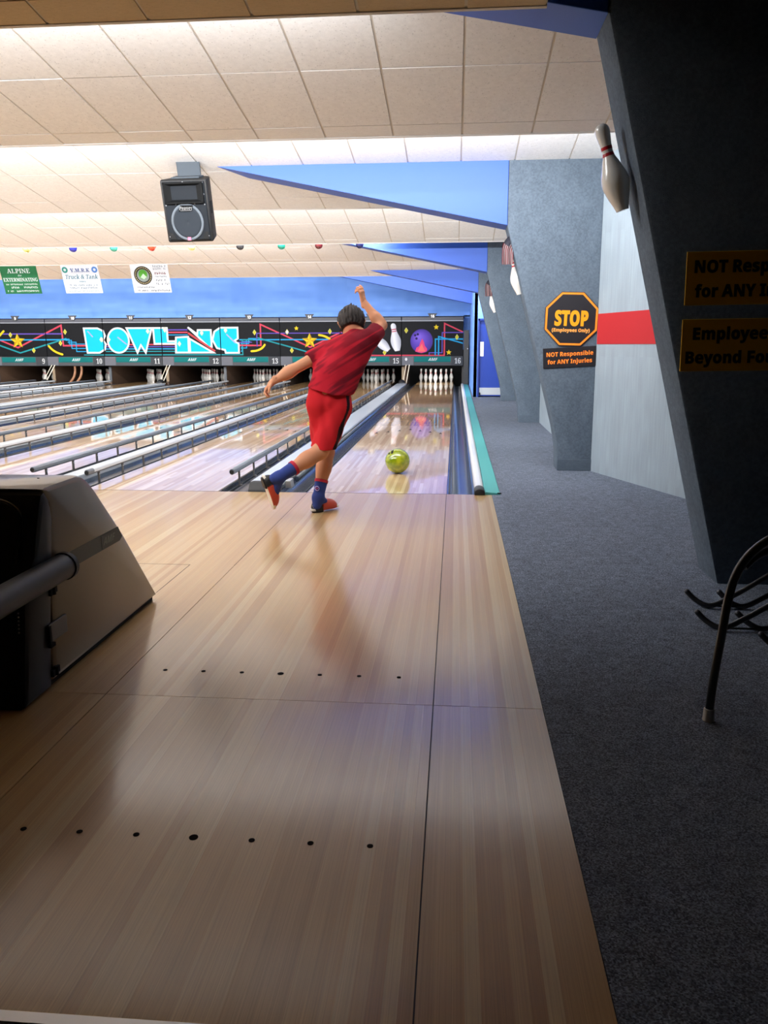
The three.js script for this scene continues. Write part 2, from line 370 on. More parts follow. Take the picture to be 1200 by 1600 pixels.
// blue back wall above the masking units, blue alcove with the door
struct('wall_back', merge(span(-16.8, 0.98, 1.86, 3.3, -17.75, -17.6), span(0.79, 0.98, -0.1, 1.9, -17.75, -17.6)), bluePaint);
struct('wall_right', span(0.965, 1.03, -0.1, 3.3, -17.6, -11.55), bluePaint);
struct('wall_back', merge(span(0.965, 1.052, -0.1, 3.3, -11.7, -11.55), span(1.95, 2.2, -0.1, 3.3, -11.7, -11.55), span(1.052, 1.95, 1.6, 3.3, -11.7, -11.55)), bluePaint);
struct('wall_behind_pins', merge(span(-16.8, 0.8, -0.4, 1.86, -20.4, -20.2), span(-16.8, 0.8, 1.8, 1.86, -20.3, -17.0)), blackMatt);
{
  const d = structGroup('door_1');
  part('door_leaf', rbox(0.86, 1.56, 0.045, 0.004, 1.5, 0.8, -11.6), deepBlue, d);
  part('door_frame', merge(span(1.04, 1.075, 0, 1.62, -11.6, -11.53), span(1.925, 1.96, 0, 1.62, -11.6, -11.53), span(1.04, 1.96, 1.585, 1.625, -11.6, -11.53)), std('#0f2f86', 0.45), d);
  part('push_plate', rbox(0.075, 0.3, 0.006, 0.002, 1.13, 1.0, -11.573), white, d);
  part('kick_plate', rbox(0.82, 0.15, 0.006, 0.002, 1.5, 0.12, -11.573), std('#c5cad0', 0.4, { metalness: 0.5 }), d);
  part('door_stop', rod([1.1, 0.09, -11.57], [1.1, 0.05, -11.5], 0.012, 0.016), darkRubber, d);
}

// ---------------------------------------------------------------- tapered frames: carpeted columns and blue beams
const COLX = [[1.0, 2.085], [1.0, 2.66], [1.79, 2.66], [1.79, -0.02], [1.495, -0.02], [1.492, 0.14], [1.478, 0.25], [1.452, 0.38]];
[[-1.25, 2.64], [-5.81, 2.76], [-10.43, 2.62]].forEach(([z, top]) => {
  const c = COLX.map(([x, y]) => [x, y > 2.5 ? top : y]);
  struct('column', metricUV(toCreasedNormals(prism(c, 0.3, 0.012), 0.6)), wallCarpet, [0, 0, z - 0.3]);
  const x0 = 1.0 - (top - 2.085) / 0.207;
  struct('beam', metricUV(prism([[1.0, 2.085], [1.0, top], [x0, top]], 0.3, 0.004)), beamPaint, [0, 0, z - 0.3]);
});
struct('beam', prism([[1.0, 2.085], [1.0, 3.3], [-4.85, 3.3]], 0.3, 0.004), beamPaint, [0, 0, -15.3]);
struct('column', metricUV(toCreasedNormals(prism([[1.19, 2.455], [1.19, 3.0], [3.05, 3.0], [3.05, -0.02], [1.82, -0.02]], 0.3, 0.014), 0.6)), wallCarpet, [0, 0, 1.94]);
struct('beam', prism([[1.19, 2.447], [1.19, 3.0], [-1.7, 3.0]], 0.3, 0.004), beamPaint, [0, 0, 1.94]);
for (const z of [-1.25, -5.81, -10.43]) struct('baseboard_right', rbox(0.3, 0.1, 0.016, 0.005, 1.64, 0.05, z + 0.006), wallCarpet);

// ---------------------------------------------------------------- masking units above the pins
const MZ = -16.9, MP = 1.7, MX0 = 0.787;
const MB = [723.5, 628, 533.5, 440, 346.7, 254.5, 164, 73.8, -17];
const mural = (g, W, H) => {
  const X = (u) => { let k = 0; while (k < 7 && u < MB[k + 1]) k++; return W - 256 * (k + (MB[k] - u) / (MB[k] - MB[k + 1])); };
  const Y = (v) => ((v - 502.5) / (556.5 - 502.5)) * H;
  const S = H / 54;
  g.fillStyle = '#0c0e13'; g.fillRect(0, 0, W, H);
  const line = (pts, c, w) => { g.strokeStyle = c; g.lineWidth = w * S; g.lineJoin = 'miter'; g.beginPath(); pts.forEach(([u, v], i) => (i ? g.lineTo(X(u), Y(v)) : g.moveTo(X(u), Y(v)))); g.stroke(); };
  const poly = (pts, fill, stroke, w = 2) => { g.beginPath(); pts.forEach(([u, v], i) => (i ? g.lineTo(X(u), Y(v)) : g.moveTo(X(u), Y(v)))); g.closePath(); if (fill) { g.fillStyle = fill; g.fill(); } if (stroke) { g.strokeStyle = stroke; g.lineWidth = w * S; g.stroke(); } };
  const star = (u, v, r, c = '#f6d51f') => { const p = []; for (let i = 0; i < 10; i++) { const a = -Math.PI / 2 + (i * Math.PI) / 5, q = i % 2 ? r * 0.45 : r; p.push([u + Math.cos(a) * q, v + Math.sin(a) * q]); } poly(p, c); if (r > 6) { for (let i = 0; i < 10; i += 2) poly([[u, v], p[i], p[i + 1]], '#c99a10'); } };
  const diamond = (u, v, c = '#c9c42e') => poly([[u, v - 4], [u + 2.6, v], [u, v + 4], [u - 2.6, v]], c, '#f0ea80', 0.7);
  const swash = (p, c = '#f2d21f') => { g.strokeStyle = c; g.lineWidth = 3.4 * S; g.lineCap = 'round'; g.beginPath(); g.moveTo(X(p[0]), Y(p[1])); g.quadraticCurveTo(X(p[2]), Y(p[3]), X(p[4]), Y(p[5])); g.stroke(); g.lineCap = 'butt'; };
  const RED = '#e0475c', BLUE = '#22a6dc', PUR = '#6a52b8', TEAL = '#1f9aa0', CY = '#00cdf2', LIL = '#a9b4ea';
  // panel with the ball and the two pins
  line([[577, 555], [694.5, 555], [694.5, 506], [723.5, 519.5]], RED, 2.2);
  line([[671, 555], [671, 551], [691, 551], [691, 520], [723.5, 520]], PUR, 1.6);
  line([[680.5, 555], [680.5, 530], [723.5, 530]], BLUE, 2); line([[685.5, 555], [685.5, 526], [723.5, 536.5]], BLUE, 2);
  diamond(635, 516.5); diamond(602, 550.5); star(681.6, 511.7, 4.6); star(701.5, 550.5, 4.6); diamond(713.8, 527);
  { const cx = X(659), cy = Y(533), r = 19 * S * 0.98, q = g.createRadialGradient(cx - r * 0.3, cy - r * 0.4, r * 0.1, cx, cy, r); q.addColorStop(0, '#8a6ae0'); q.addColorStop(0.6, '#5f45b4'); q.addColorStop(1, '#42308a');
    g.fillStyle = q; g.beginPath(); g.ellipse(cx, cy, (X(676.5) - X(641.5)) / 2, r, 0, 0, 7); g.fill();
    poly([[649, 549], [651, 543], [655, 541], [657, 535], [660, 529], [663, 535], [664, 540], [668, 545], [667, 549], [659, 551.5]], '#f04a7c'); poly([[653, 549], [656, 543], [659.5, 537], [662, 544], [665, 549]], '#ff7a70');
    g.fillStyle = '#241650'; for (const [u, v] of [[649, 524], [653, 522.5], [651, 529]]) { g.beginPath(); g.arc(X(u), Y(v), 1.8 * S, 0, 7); g.fill(); } }
  const pin = (u, v, a, k) => { g.save(); g.translate(X(u), Y(v)); g.rotate(a); g.scale(k, k); const q = g.createLinearGradient(-9 * S, 0, 9 * S, 0); q.addColorStop(0, '#c9ccd2'); q.addColorStop(0.4, '#ffffff'); q.addColorStop(1, '#9fa4ae'); g.fillStyle = q;
    g.beginPath(); g.moveTo(-4 * S, -18 * S); g.bezierCurveTo(-7 * S, -30 * S, 7 * S, -30 * S, 4 * S, -18 * S); g.bezierCurveTo(3 * S, -10 * S, 9 * S, -4 * S, 8.5 * S, 5 * S); g.bezierCurveTo(8 * S, 12 * S, 5 * S, 17 * S, 4 * S, 20 * S); g.lineTo(-4 * S, 20 * S); g.bezierCurveTo(-5 * S, 17 * S, -8 * S, 12 * S, -8.5 * S, 5 * S); g.bezierCurveTo(-9 * S, -4 * S, -3 * S, -10 * S, -4 * S, -18 * S); g.fill();
    g.fillStyle = '#c8394a'; g.fillRect(-3.6 * S, -17.5 * S, 7.2 * S, 1.6 * S); g.fillRect(-3.6 * S, -14 * S, 7.2 * S, 1.4 * S); g.restore(); };
  pin(619, 530, -0.16, 0.92); pin(596, 535, 2.35, -0.86);
  // panels with the yellow stars
  const squares = (u0, u1, s = 1) => { for (const [a, b, v0, v1] of [[0, 1, 528, 536], [0.55, 1.3, 530, 543], [0.8, 1.9, 533, 548]]) line([[u0 + a * 12 * s, v0], [u0 + b * 12 * s, v0], [u0 + b * 12 * s, v1], [u1, v1]], BLUE, 1.5); };
  line([[376, 539], [410, 539], [410, 506], [486.5, 542], [545, 514]], RED, 2.4);
  line([[404, 541], [404, 520], [545, 520]], PUR, 1.6); line([[376, 530], [545, 530]], BLUE, 2); line([[405, 527], [486.5, 550.5], [560, 524]], TEAL, 2.2);
  squares(403, 378, -1); star(486, 532, 12.5); star(465.7, 512.5, 4); diamond(400.5, 518.5); diamond(517.7, 517.5); diamond(457.7, 547); diamond(451, 518, '#d8d8ee');
  swash([395, 548, 410, 548, 416, 538]); swash([501, 523, 510, 524, 517, 529]);
  line([[-17, 522], [28, 541.5], [99, 506], [100.5, 538.5], [140, 538.5]], RED, 2.6);
  line([[-17, 519.5], [100, 519.5]], PUR, 2); line([[-17, 529], [108, 529]], BLUE, 2.2); line([[-17, 532], [31, 550], [106, 527]], TEAL, 2.4);
  squares(98, 136, 1); star(28.3, 531, 12.5); diamond(104.6, 516.5); diamond(96, 534.5); diamond(53, 546); diamond(17.5, 521); swash([77, 539, 84, 549, 97.5, 552.5]); swash([-4, 526, 2, 520, 7, 515]);
  // lettering
  line([[262, 514], [296, 514]], PUR, 2); line([[262, 518], [296, 518]], RED, 2.2); line([[262, 522], [296, 522]], BLUE, 1.6);
  for (const [v, c, w] of [[537, RED, 2], [540.5, PUR, 1.6], [544, BLUE, 1.8], [548, TEAL, 1.6]]) line([[166, v], [282, v]], c, w);
  line([[132, 553.5], [381, 553.5], [381, 530], [398, 530]], TEAL, 1.8); line([[374, 538.5], [398, 538.5]], RED, 2); line([[374, 534], [396, 534]], PUR, 1.5);
  const letter = (p) => poly(p, CY, '#f6f8f8', 2.8);
  letter([[134.5, 511], [156, 511], [164, 515], [166.5, 523], [163, 530], [167, 536], [165, 545], [157, 550], [138, 550]]);
  g.beginPath(); g.ellipse(X(187), Y(530.5), 17 * S * 0.98, 19.5 * S, 0, 0, 7); g.fillStyle = CY; g.fill(); g.strokeStyle = '#f6f8f8'; g.lineWidth = 2.8 * S; g.stroke();
  letter([[201, 511], [240.5, 511], [229, 550], [222, 538], [216, 550]]);
  letter([[242.5, 511], [263.5, 511], [264, 532], [276, 532], [276, 536], [243.5, 536]]);
  letter([[277, 526], [296.5, 525], [296.5, 550], [276, 550]]);
  letter([[296.5, 510], [311, 521], [312, 514.5], [332.5, 514.5], [333, 541], [328, 541]]);
  line([[296.5, 519], [338, 548]], '#c8484c', 3.2); letter([[298.5, 528], [298.5, 550], [335, 550]]);
  letter([[374, 511], [374, 528], [368, 532], [375, 536], [375, 550.5], [354, 550.5], [353, 546], [341, 543], [334.5, 530], [338, 517], [347, 511]]);
  for (const [a, b] of [[[140, 515], [148, 525]], [[186, 525], [200, 537]], [[356, 521], [370, 535]]]) line([a, b], LIL, 2.2);
  for (const [u, v] of [[234, 516], [260, 514], [282, 536], [318, 519], [355, 515], [172, 529], [161, 529]]) diamond(u, v, '#eefcff');
  g.fillStyle = '#101216'; for (let k = 1; k < 8; k++) g.fillRect(W - 256 * k - 1, 0, 2, H);
};
const muralTex = canvasTex(2048, 152, mural);
const muralMat = std('#bcbcc0', 0.55, { map: muralTex, specularIntensity: 0.2 });
const stripTex = canvasTex(1024, 1024, (g) => {   // eight rows, number 16 on top
  for (let k = 0; k < 8; k++) {
    const y = k * 128; g.fillStyle = '#65686c'; g.fillRect(0, y, 1024, 128);
    g.fillStyle = '#7d7f86'; g.fillRect(8, y, 190, 116);
    if (k === 0) { g.fillStyle = '#ffffff'; g.beginPath(); g.arc(76, y + 40, 20, 0, 7); g.fill(); }
    g.fillStyle = '#55585b'; for (let x = 205; x < 835; x += 11) g.fillRect(x, y + 82, 5, 36);
    g.fillStyle = '#0b807e'; g.fillRect(208, y + 6, 612, 72); g.fillStyle = '#166e6e'; g.fillRect(208, y + 66, 612, 12);
    g.save(); g.translate(520, y + 60); g.transform(1.35, 0, -0.35, 1, 0, 0); g.font = 'bold 52px sans-serif'; g.textAlign = 'center'; g.fillStyle = '#eef7f7'; g.fillText('AMF', 0, 0); g.restore();
    g.fillStyle = '#505357'; g.fillRect(828, y, 190, 118);
    g.font = 'bold 96px serif'; g.textAlign = 'right'; g.fillStyle = '#f2f4f4'; g.fillText(String(16 - k), 990, y + 94);
    g.fillStyle = '#1b1d20'; g.fillRect(0, y + 120, 1024, 8);
  }
});
const stripMat = std('#b0b0b2', 0.6, { map: stripTex, specularIntensity: 0.2 });
const flagTex = canvasTex(1024, 64, (g) => { for (let k = 0; k < 8; k++) { g.fillStyle = '#14151c'; g.fillRect(k * 128, 0, 128, 64); g.font = 'bold 46px sans-serif'; g.textAlign = 'center'; g.fillStyle = '#f4f4f4'; g.fillText(String(16 - k), k * 128 + 64, 49); } });
const flagNumMat = std('#ffffff', 0.5, { map: flagTex });
function faceUV(g, u0, u1, v0, v1) {   // flat print on the front face of a box-like piece
  g.computeBoundingBox(); const b = g.boundingBox, p = g.attributes.position, uv = new Float32Array(p.count * 2);
  for (let i = 0; i < p.count; i++) { uv[2 * i] = u0 + ((p.getX(i) - b.min.x) / (b.max.x - b.min.x)) * (u1 - u0); uv[2 * i + 1] = v0 + ((p.getY(i) - b.min.y) / (b.max.y - b.min.y)) * (v1 - v0); }
  g.setAttribute('uv', new THREE.BufferAttribute(uv, 2)); return g;
}
const ART = ['a purple ball', 'white pins half hidden by the bowler', 'a large yellow star', 'pink and blue zigzag lines', 'the end of the cyan lettering', 'cyan angular lettering', 'the first cyan letters', 'a star and red zigzag'];
for (let k = 0; k < 8; k++) {
  const t = thing('masking_unit', `dark masking panel over number ${WORDS[k]}, painted with ${ART[k]}`, 'masking unit', [MX0 - MP * (k + 0.5), 0, MZ], 0, 'masking panels above the pins');
  const w = MP - 0.012;
  part('art_panel', faceUV(rbox(w, 0.945, 0.03, 0.004, 0, 1.25, 0), 1 - (k + 1) / 8, 1 - k / 8, 0, 1), muralMat, t);
  part('top_rail', merge(rbox(w, 0.1, 0.06, 0.012, 0, 1.79, 0.0), box(w, 0.022, 0.05, 0, 1.728, 0)), darkBlue, t);
  part('trim', box(w, 0.02, 0.04, 0, 1.735, 0.01), greyPlate, t);
  part('sign_strip', faceUV(rbox(w, 0.268, 0.07, 0.01, 0, 0.648, 0.02), 0, 1, 1 - (k + 1) / 8, 1 - k / 8), stripMat, t);
  part('number_flag', faceUV(prism([[-0.13, 0.08], [0.13, 0.08], [0.03, -0.07], [-0.06, -0.07]], 0.012), k / 8, (k + 1) / 8, 0, 1), flagNumMat, t, [-0.0, 1.85, 0.04]);
}
{
  const t = thing('masking_post', 'black end post closing the masking panels beside the blue wall', 'post', [0.868, 0, -16.98]);
  part('post', rbox(0.14, 1.5, 0.2, 0.006, 0, 0.73, 0), black, t);
  part('knob', new THREE.SphereGeometry(0.018, 12, 10), steel, t, [0.04, 0.98, 0.11]);
}
// kickbacks, pit cushions, cords, pin lights
for (let k = -1; k < 8; k++) {
  const x = k < 0 ? 0.79 : (LANES[k] + LANES[k + 1]) / 2;
  const t = thing('kickback', `upright ${k < 0 ? 'panel beside number sixteen' : `brown and grey partition between pin decks ${WORDS[k]} and ${WORDS[k + 1]}`}`, 'partition', [x, 0, -18.6], 0, 'partitions between pin decks');
  part('panel', prism([[-1.5, -0.1], [-1.5, 0.95], [1.5, 0.95], [1.5, 0.2], [1.42, -0.1]], 0.05, 0.004).rotateY(Math.PI / 2), k < 0 ? black : brownWood, t, [-0.025, 0, 0]);
  if (k >= 0) part('cover_plate', rbox(0.08, 0.42, 0.03, 0.006, 0, 0.28, 1.5), k % 2 ? darkGrey : std('#7d6c56', 0.7), t);
}
for (const k of [0, 2, 4, 6]) for (const s of [0, 1]) {
  const x = (LANES[k] + LANES[k + 1]) / 2 + 0.04 + s * 0.09;
  const t = thing('pull_cord', `${s ? 'thicker' : 'thin'} pale cord hanging under the panels between lanes ${WORDS[k]} and ${WORDS[k + 1]}`, 'cord', [x, 0, -16.79]);
  part('cord', rod([0.06, 0.55, -0.02], [-0.02 - k * 0.03, 0.05, 0.1], 0.009 + s * 0.003), std('#d9cdb8', 0.8), t);
  part('knot', new THREE.SphereGeometry(0.017, 10, 8), std('#cfc3ad', 0.8), t, [-0.02 - k * 0.03, 0.06, 0.1]);
}
{
  const t = thing('sweep_arm', 'pair of curved brown arms hanging beside the pins of lane nine', 'machine arm', [-10.55, 0, -17.35]);
  for (const s of [0, 1]) part('arm', tube([[s * 0.2, 0.6, 0], [s * 0.2 + 0.01, 0.38, 0], [s * 0.2 - 0.03, 0.2, 0.02], [s * 0.2 - 0.14, 0.03, 0.06]], 0.035, 24, 10), std('#80583c', 0.6), t);
  part('pivot', rod([-0.03, 0.6, 0], [0.24, 0.6, 0], 0.02), darkGrey, t);

}
LANES.slice(0, 8).forEach((x, k) => {
  const t = thing('pin_light', `lamp tube behind the sign strip lighting the pins of lane ${WORDS[k]}`, 'lamp', [x, 0.56, -17.05]);
  part('tube', new THREE.CylinderGeometry(0.013, 0.013, 1.0, 10).rotateZ(Math.PI / 2), std('#ffffff', 0.5, { emissive: COOL, emissiveIntensity: 1.2 }), t);
  part('holder', box(1.06, 0.03, 0.03, 0, 0.028, 0.0), darkGrey, t);
  const L = new THREE.RectAreaLight(COOL, k === 0 ? 330 : k === 7 ? 80 : 34, 1.0, 0.03); L.position.set(0, -0.016, -0.012); L.rotation.set(-0.35, 0, 0); L.castShadow = true; t.add(L);
});

// ---------------------------------------------------------------- pins
const pinProfile = [[0, 0], [0.026, 0], [0.0285, 0.004], [0.036, 0.03], [0.0465, 0.06], [0.055, 0.09], [0.0605, 0.115], [0.0595, 0.14], [0.054, 0.165], [0.045, 0.19], [0.035, 0.218], [0.0268, 0.238], [0.0235, 0.255], [0.0232, 0.27], [0.0245, 0.288], [0.0285, 0.315], [0.0322, 0.343], [0.0305, 0.362], [0.022, 0.375], [0.01, 0.3805], [0, 0.381]].map(([r, y]) => new THREE.Vector2(r, y));
const pinBody = new THREE.LatheGeometry(new THREE.SplineCurve(pinProfile).getPoints(40), 24);
const band = (y0, y1) => new THREE.LatheGeometry([[0, y0], [0.0006, y0], [0.0006, y1], [0, y1]].map(([d, y]) => new THREE.Vector2(d + (y < 0.25 ? 0.0262 - (y - 0.238) * 0.13 : 0.0236 + Math.max(0, y - 0.27) * 0.07), y)), 24);
const bandA = band(0.24, 0.254), bandB = band(0.268, 0.282);
function makePin(label, group) {
  const t = thing('bowling_pin', label, 'bowling pin', [0, 0, 0], 0, group);
  part('body', pinBody, pinWhite, t); part('neck_stripe', bandA, pinRed, t); part('neck_stripe', bandB, pinRed, t); return t;
}
let pinProto;
const SPOTS = [[0, 0, 'head pin at the front of the triangle'], [-1, 1, 'second-row pin on the lower-number side'], [1, 1, 'second-row pin on the higher-number side'], [-2, 2, 'third-row outer pin on the lower-number side'], [0, 2, 'centre pin of the third row'], [2, 2, 'third-row outer pin on the higher-number side'],
  [-3, 3, 'back-row corner pin on the lower-number side'], [-1, 3, 'inner back-row pin on the lower-number side'], [1, 3, 'inner back-row pin on the higher-number side'], [3, 3, 'back-row corner pin on the higher-number side']];
LANES.forEach((lx, k) => SPOTS.forEach(([a, r, what], i) => {
  if ((k === 6 || k === 7) && i === 9) return;
  const label = `white ${what}, lane ${WORDS[k]}`, group = 'pins standing in triangles at the lane ends';
  const t = pinProto ? copyOf(pinProto, label) : (pinProto = makePin(label, group));
  t.position.set(lx + a * 0.1524, 0, -18.29 - r * 0.264); t.rotation.set(0, R(0, 6), 0);
}));

// ---------------------------------------------------------------- ball on the lane
{
  const t = thing('bowling_ball', 'yellow-green bowling ball rolling down the lane before the bowler', 'bowling ball', [0.09, 0.1085, -0.99]);
  const m = dataTex(256, 128, (x, y) => { const n = vnoise(x / 14, y / 12, 18, 11), f = vnoise(x / 5, y / 5, 51, 25), q = n * 0.65 + f * 0.35; return [96 + q * 74, 116 + q * 58, 4 + q * 30]; });
  part('ball', new THREE.SphereGeometry(0.1085, 48, 32), std('#ffffff', 0.14, { map: m, clearcoat: 0.8, clearcoatRoughness: 0.08 }), t);
  const hole = new THREE.CylinderGeometry(0.0125, 0.0125, 0.004, 16);
  for (const [a, b] of [[0.55, 0.35], [0.25, 0.42], [0.35, 0.05]]) {
    const d = V(Math.cos(a) * Math.sin(b * 2 - 1.3), Math.sin(a) + 0.55, Math.cos(a) * 0.6).normalize(), h = part('finger_hole', hole, blackMatt, t, d.clone().multiplyScalar(0.1075).toArray());
    h.quaternion.setFromUnitVectors(V(0, 1, 0), d);
  }
}

// ---------------------------------------------------------------- signs
const signFace = (w, h, draw) => std('#ffffff', 0.5, { map: canvasTex(w, h, draw) });
{
  const oct = []; for (let i = 0; i < 8; i++) { const a = Math.PI / 8 + (i * Math.PI) / 4; oct.push([Math.cos(a) * 0.2435, Math.sin(a) * 0.2435]); }
  const t = thing('stop_sign', 'black octagonal sign with orange border reading STOP (Employees Only)', 'sign', [1.563, 1.311, -1.244]); t.rotation.z = -0.025;
  part('plate', faceUV(prism(oct, 0.008), 0, 1, 0, 1), signFace(512, 512, (g, W) => {
    g.fillStyle = '#17151c'; g.fillRect(0, 0, W, W);
    g.strokeStyle = '#f08a1c'; g.lineWidth = 20; g.beginPath(); oct.forEach(([x, y], i) => { const px = W / 2 + (x / 0.225) * 0.94 * W / 2, py = W / 2 - (y / 0.225) * 0.94 * W / 2; i ? g.lineTo(px, py) : g.moveTo(px, py); }); g.closePath(); g.stroke();
    g.textAlign = 'center'; g.fillStyle = '#f09a00'; g.strokeStyle = '#f09a00'; g.lineWidth = 12; g.save(); g.translate(256, 316); g.scale(0.8, 1.12); g.font = 'bold 168px sans-serif'; g.strokeText('STOP', 0, 0); g.fillText('STOP', 0, 0); g.restore();
    g.fillStyle = '#ff7a2a'; g.font = 'bold 44px sans-serif'; g.lineWidth = 2; g.strokeStyle = '#ffc860'; g.fillText('(Employees Only)', 256, 378); g.strokeText('(Employees Only)', 256, 378);
  }), t);
  const u = thing('warning_sign', 'small black sign below the octagon, orange words about injuries', 'sign', [1.561, 0.99, -1.242]); u.rotation.z = 0.052;
  part('plate', faceUV(rbox(0.452, 0.17, 0.006, 0.002), 0, 1, 0, 1), signFace(512, 192, (g, W, H) => {
    g.fillStyle = '#17141a'; g.fillRect(0, 0, W, H); g.textAlign = 'center'; g.fillStyle = '#ff9a1e'; g.strokeStyle = '#ff6a2a'; g.lineWidth = 2; g.font = 'bold 56px sans-serif';
    g.fillText('NOT Responsible', 258, 82, 480); g.strokeText('NOT Responsible', 258, 82, 480); g.fillText('for ANY Injuries', 258, 154, 450); g.strokeText('for ANY Injuries', 258, 154, 450);
  }), u);
  const yellow = (l, y, words, off) => {
    const s = thing('notice_sign', l, 'sign', [1.575 + 0.36, y, 2.247]); s.rotation.z = 0.012;
    part('plate', faceUV(rbox(0.72, 0.226, 0.006, 0.002), 0, 1, 0, 1), signFace(1024, 320, (g, W, H) => {
      g.fillStyle = '#b88a00'; g.fillRect(0, 0, W, H); g.fillStyle = '#0d0c0a'; g.font = 'bold 98px sans-serif'; g.textAlign = 'left';
      words.forEach((q, i) => { g.save(); g.translate(off[i], 124 + i * 146); g.fillText(q, 0, 0); g.strokeStyle = '#0d0c0a'; g.lineWidth = 5; g.strokeText(q, 0, 0); g.restore(); });
    }), s);
  };
  yellow('yellow notice on the dark column about injuries, above another', 1.383, ['NOT Responsible', 'for ANY Injuries'], [44, 60]);
  yellow('yellow notice on the dark column about employees, below another', 1.098, ['Employees Only', 'Beyond Foul Line'], [62, 24]);
}
// ---------------------------------------------------------------- pins and flags on the column edges
function wallPin(label, x, y, z, tiltZ) {
  const p = copyOf(pinProto, label); delete p.userData.group; p.rotation.set(0, 0, tiltZ); p.position.set(x, y, z);
}
wallPin('white bowling pin hung on the slanted edge of the dark near column', 1.318, 1.688, 2.1, 0.31);
wallPin('white bowling pin hung under a flag beside the stop sign column', 1.138, 1.53, -1.46, 0.222);
wallPin('white bowling pin hung under a flag on the column farther back', 1.137, 1.545, -6.02, 0.222);
const usFlag = canvasTex(256, 144, (g, W, H) => {
  for (let i = 0; i < 13; i++) { g.fillStyle = i % 2 ? '#f2eef0' : '#b02035'; g.fillRect(0, (i * H) / 13, W, H / 13 + 1); }
  g.fillStyle = '#1d2346'; g.fillRect(0, 0, W * 0.4, (H * 7) / 13);
  g.fillStyle = '#e8e8f0'; for (let r = 0; r < 9; r++) for (let c = 0; c < (r % 2 ? 5 : 6); c++) { g.beginPath(); g.arc(9 + c * 17 + (r % 2 ? 8 : 0), 7 + r * 8, 2.2, 0, 7); g.fill(); }
});
const flagCloth = std('#8c8c8c', 0.85, { map: usFlag });
const flagGeo = (() => {   // hoist along the slanted stick, cloth drooping with folds
  const nu = 24, nv = 16, g = new THREE.PlaneGeometry(1, 1, nu, nv), p = g.attributes.position;
  for (let i = 0; i < p.count; i++) {
    const u = p.getX(i) + 0.5, v = p.getY(i) + 0.5;   // u along stripes from hoist, v up the hoist
    const hx = 0.01 + (1 - v) * 0.035, hy = 0.0 - (1 - v) * 0.1;
    const droop = 0.25 * Math.pow(u, 1.4) * (0.8 + 0.2 * v), out = Math.sin(Math.min(1, u * 1.6) * Math.PI / 2) * (0.03 + 0.06 * v), f = Math.sin(v * 13 + u * 2) * 0.012 * u;
    p.setXYZ(i, hx - out + u * 0.004, hy - droop + (1 - v) * 0.05 * u, f + u * 0.02);
  }
  const back = g.clone(), q = back.attributes.position; for (let i = 0; i < q.count; i++) q.setZ(i, q.getZ(i) - 0.0012);
  const ix = back.index.array; for (let i = 0; i < ix.length; i += 3) { const a = ix[i]; ix[i] = ix[i + 1]; ix[i + 1] = a; }
  const m = mergeGeometries([g, back]); m.computeVertexNormals(); return m;
})();
[[1.04, 2.02, -1.31, 'small stars and stripes flag on the column edge beside the stop sign'], [1.056, 2.01, -5.87, 'small stars and stripes flag on the column edge farther back']].forEach(([x, y, z, l]) => {
  const t = thing('flag', l, 'flag', [x, y, z]);
  part('cloth', flagGeo, flagCloth, t); part('stick', rod([-0.006, 0.03, 0], [0.04, -0.1, 0], 0.004), std('#8a6a3a', 0.6), t);
  part('finial', new THREE.SphereGeometry(0.008, 10, 8), std('#b8923c', 0.4, { metalness: 0.6 }), t, [-0.008, 0.036, 0]);
});

// ---------------------------------------------------------------- banners, lamps and loudspeaker under the ceiling
const smallPrint = (g, x0, x1, y, h) => { let x = x0; while (x < x1) { const w = R(0.35, 0.8) * h; if (rnd() > 0.14) { g.fillRect(x, y - h * R(0.75, 1), w * 0.45, h); g.fillRect(x, y - h * R(0.2, 0.9), w, h * 0.22); } x += w + h * 0.22; } };   // print too small to read in the photograph
function banner(label, x, draw) {
  const w = 0.71, h = 0.56, t = thing('banner', label, 'banner', [x, 2.315, -9.0]); t.rotation.x = 0.34;
  part('sheet', faceUV(rbox(w, h, 0.006, 0.002), 0, 1, 0, 1), std('#939395', 0.7, { map: canvasTex(512, 404, draw), specularIntensity: 0.2 }), t);
  for (const s of [-1, 1]) part('string', rod([s * 0.33, h / 2 - 0.01, 0], [s * 0.33, h / 2 + 0.16, 0.05], 0.003), white, t);
}
banner('green banner with white words over two lines of numbers', -7.485, (g, W, H) => {
  g.fillStyle = '#2f7a4a'; g.fillRect(0, 0, W, H); g.fillStyle = '#f2f8f2'; g.textAlign = 'center';
  g.font = 'bold 82px serif'; g.fillText('ALPINE', W / 2, 128); g.font = 'italic 34px serif'; g.fillText('the', W / 2, 170);
  g.font = 'bold 66px serif'; g.fillText('EXTERMINATING', W / 2, 238, 480);
  smallPrint(g, 40, 470, 284, 20); smallPrint(g, 60, 240, 328, 26); smallPrint(g, 280, 460, 328, 26); smallPrint(g, 40, 475, 376, 24);
});
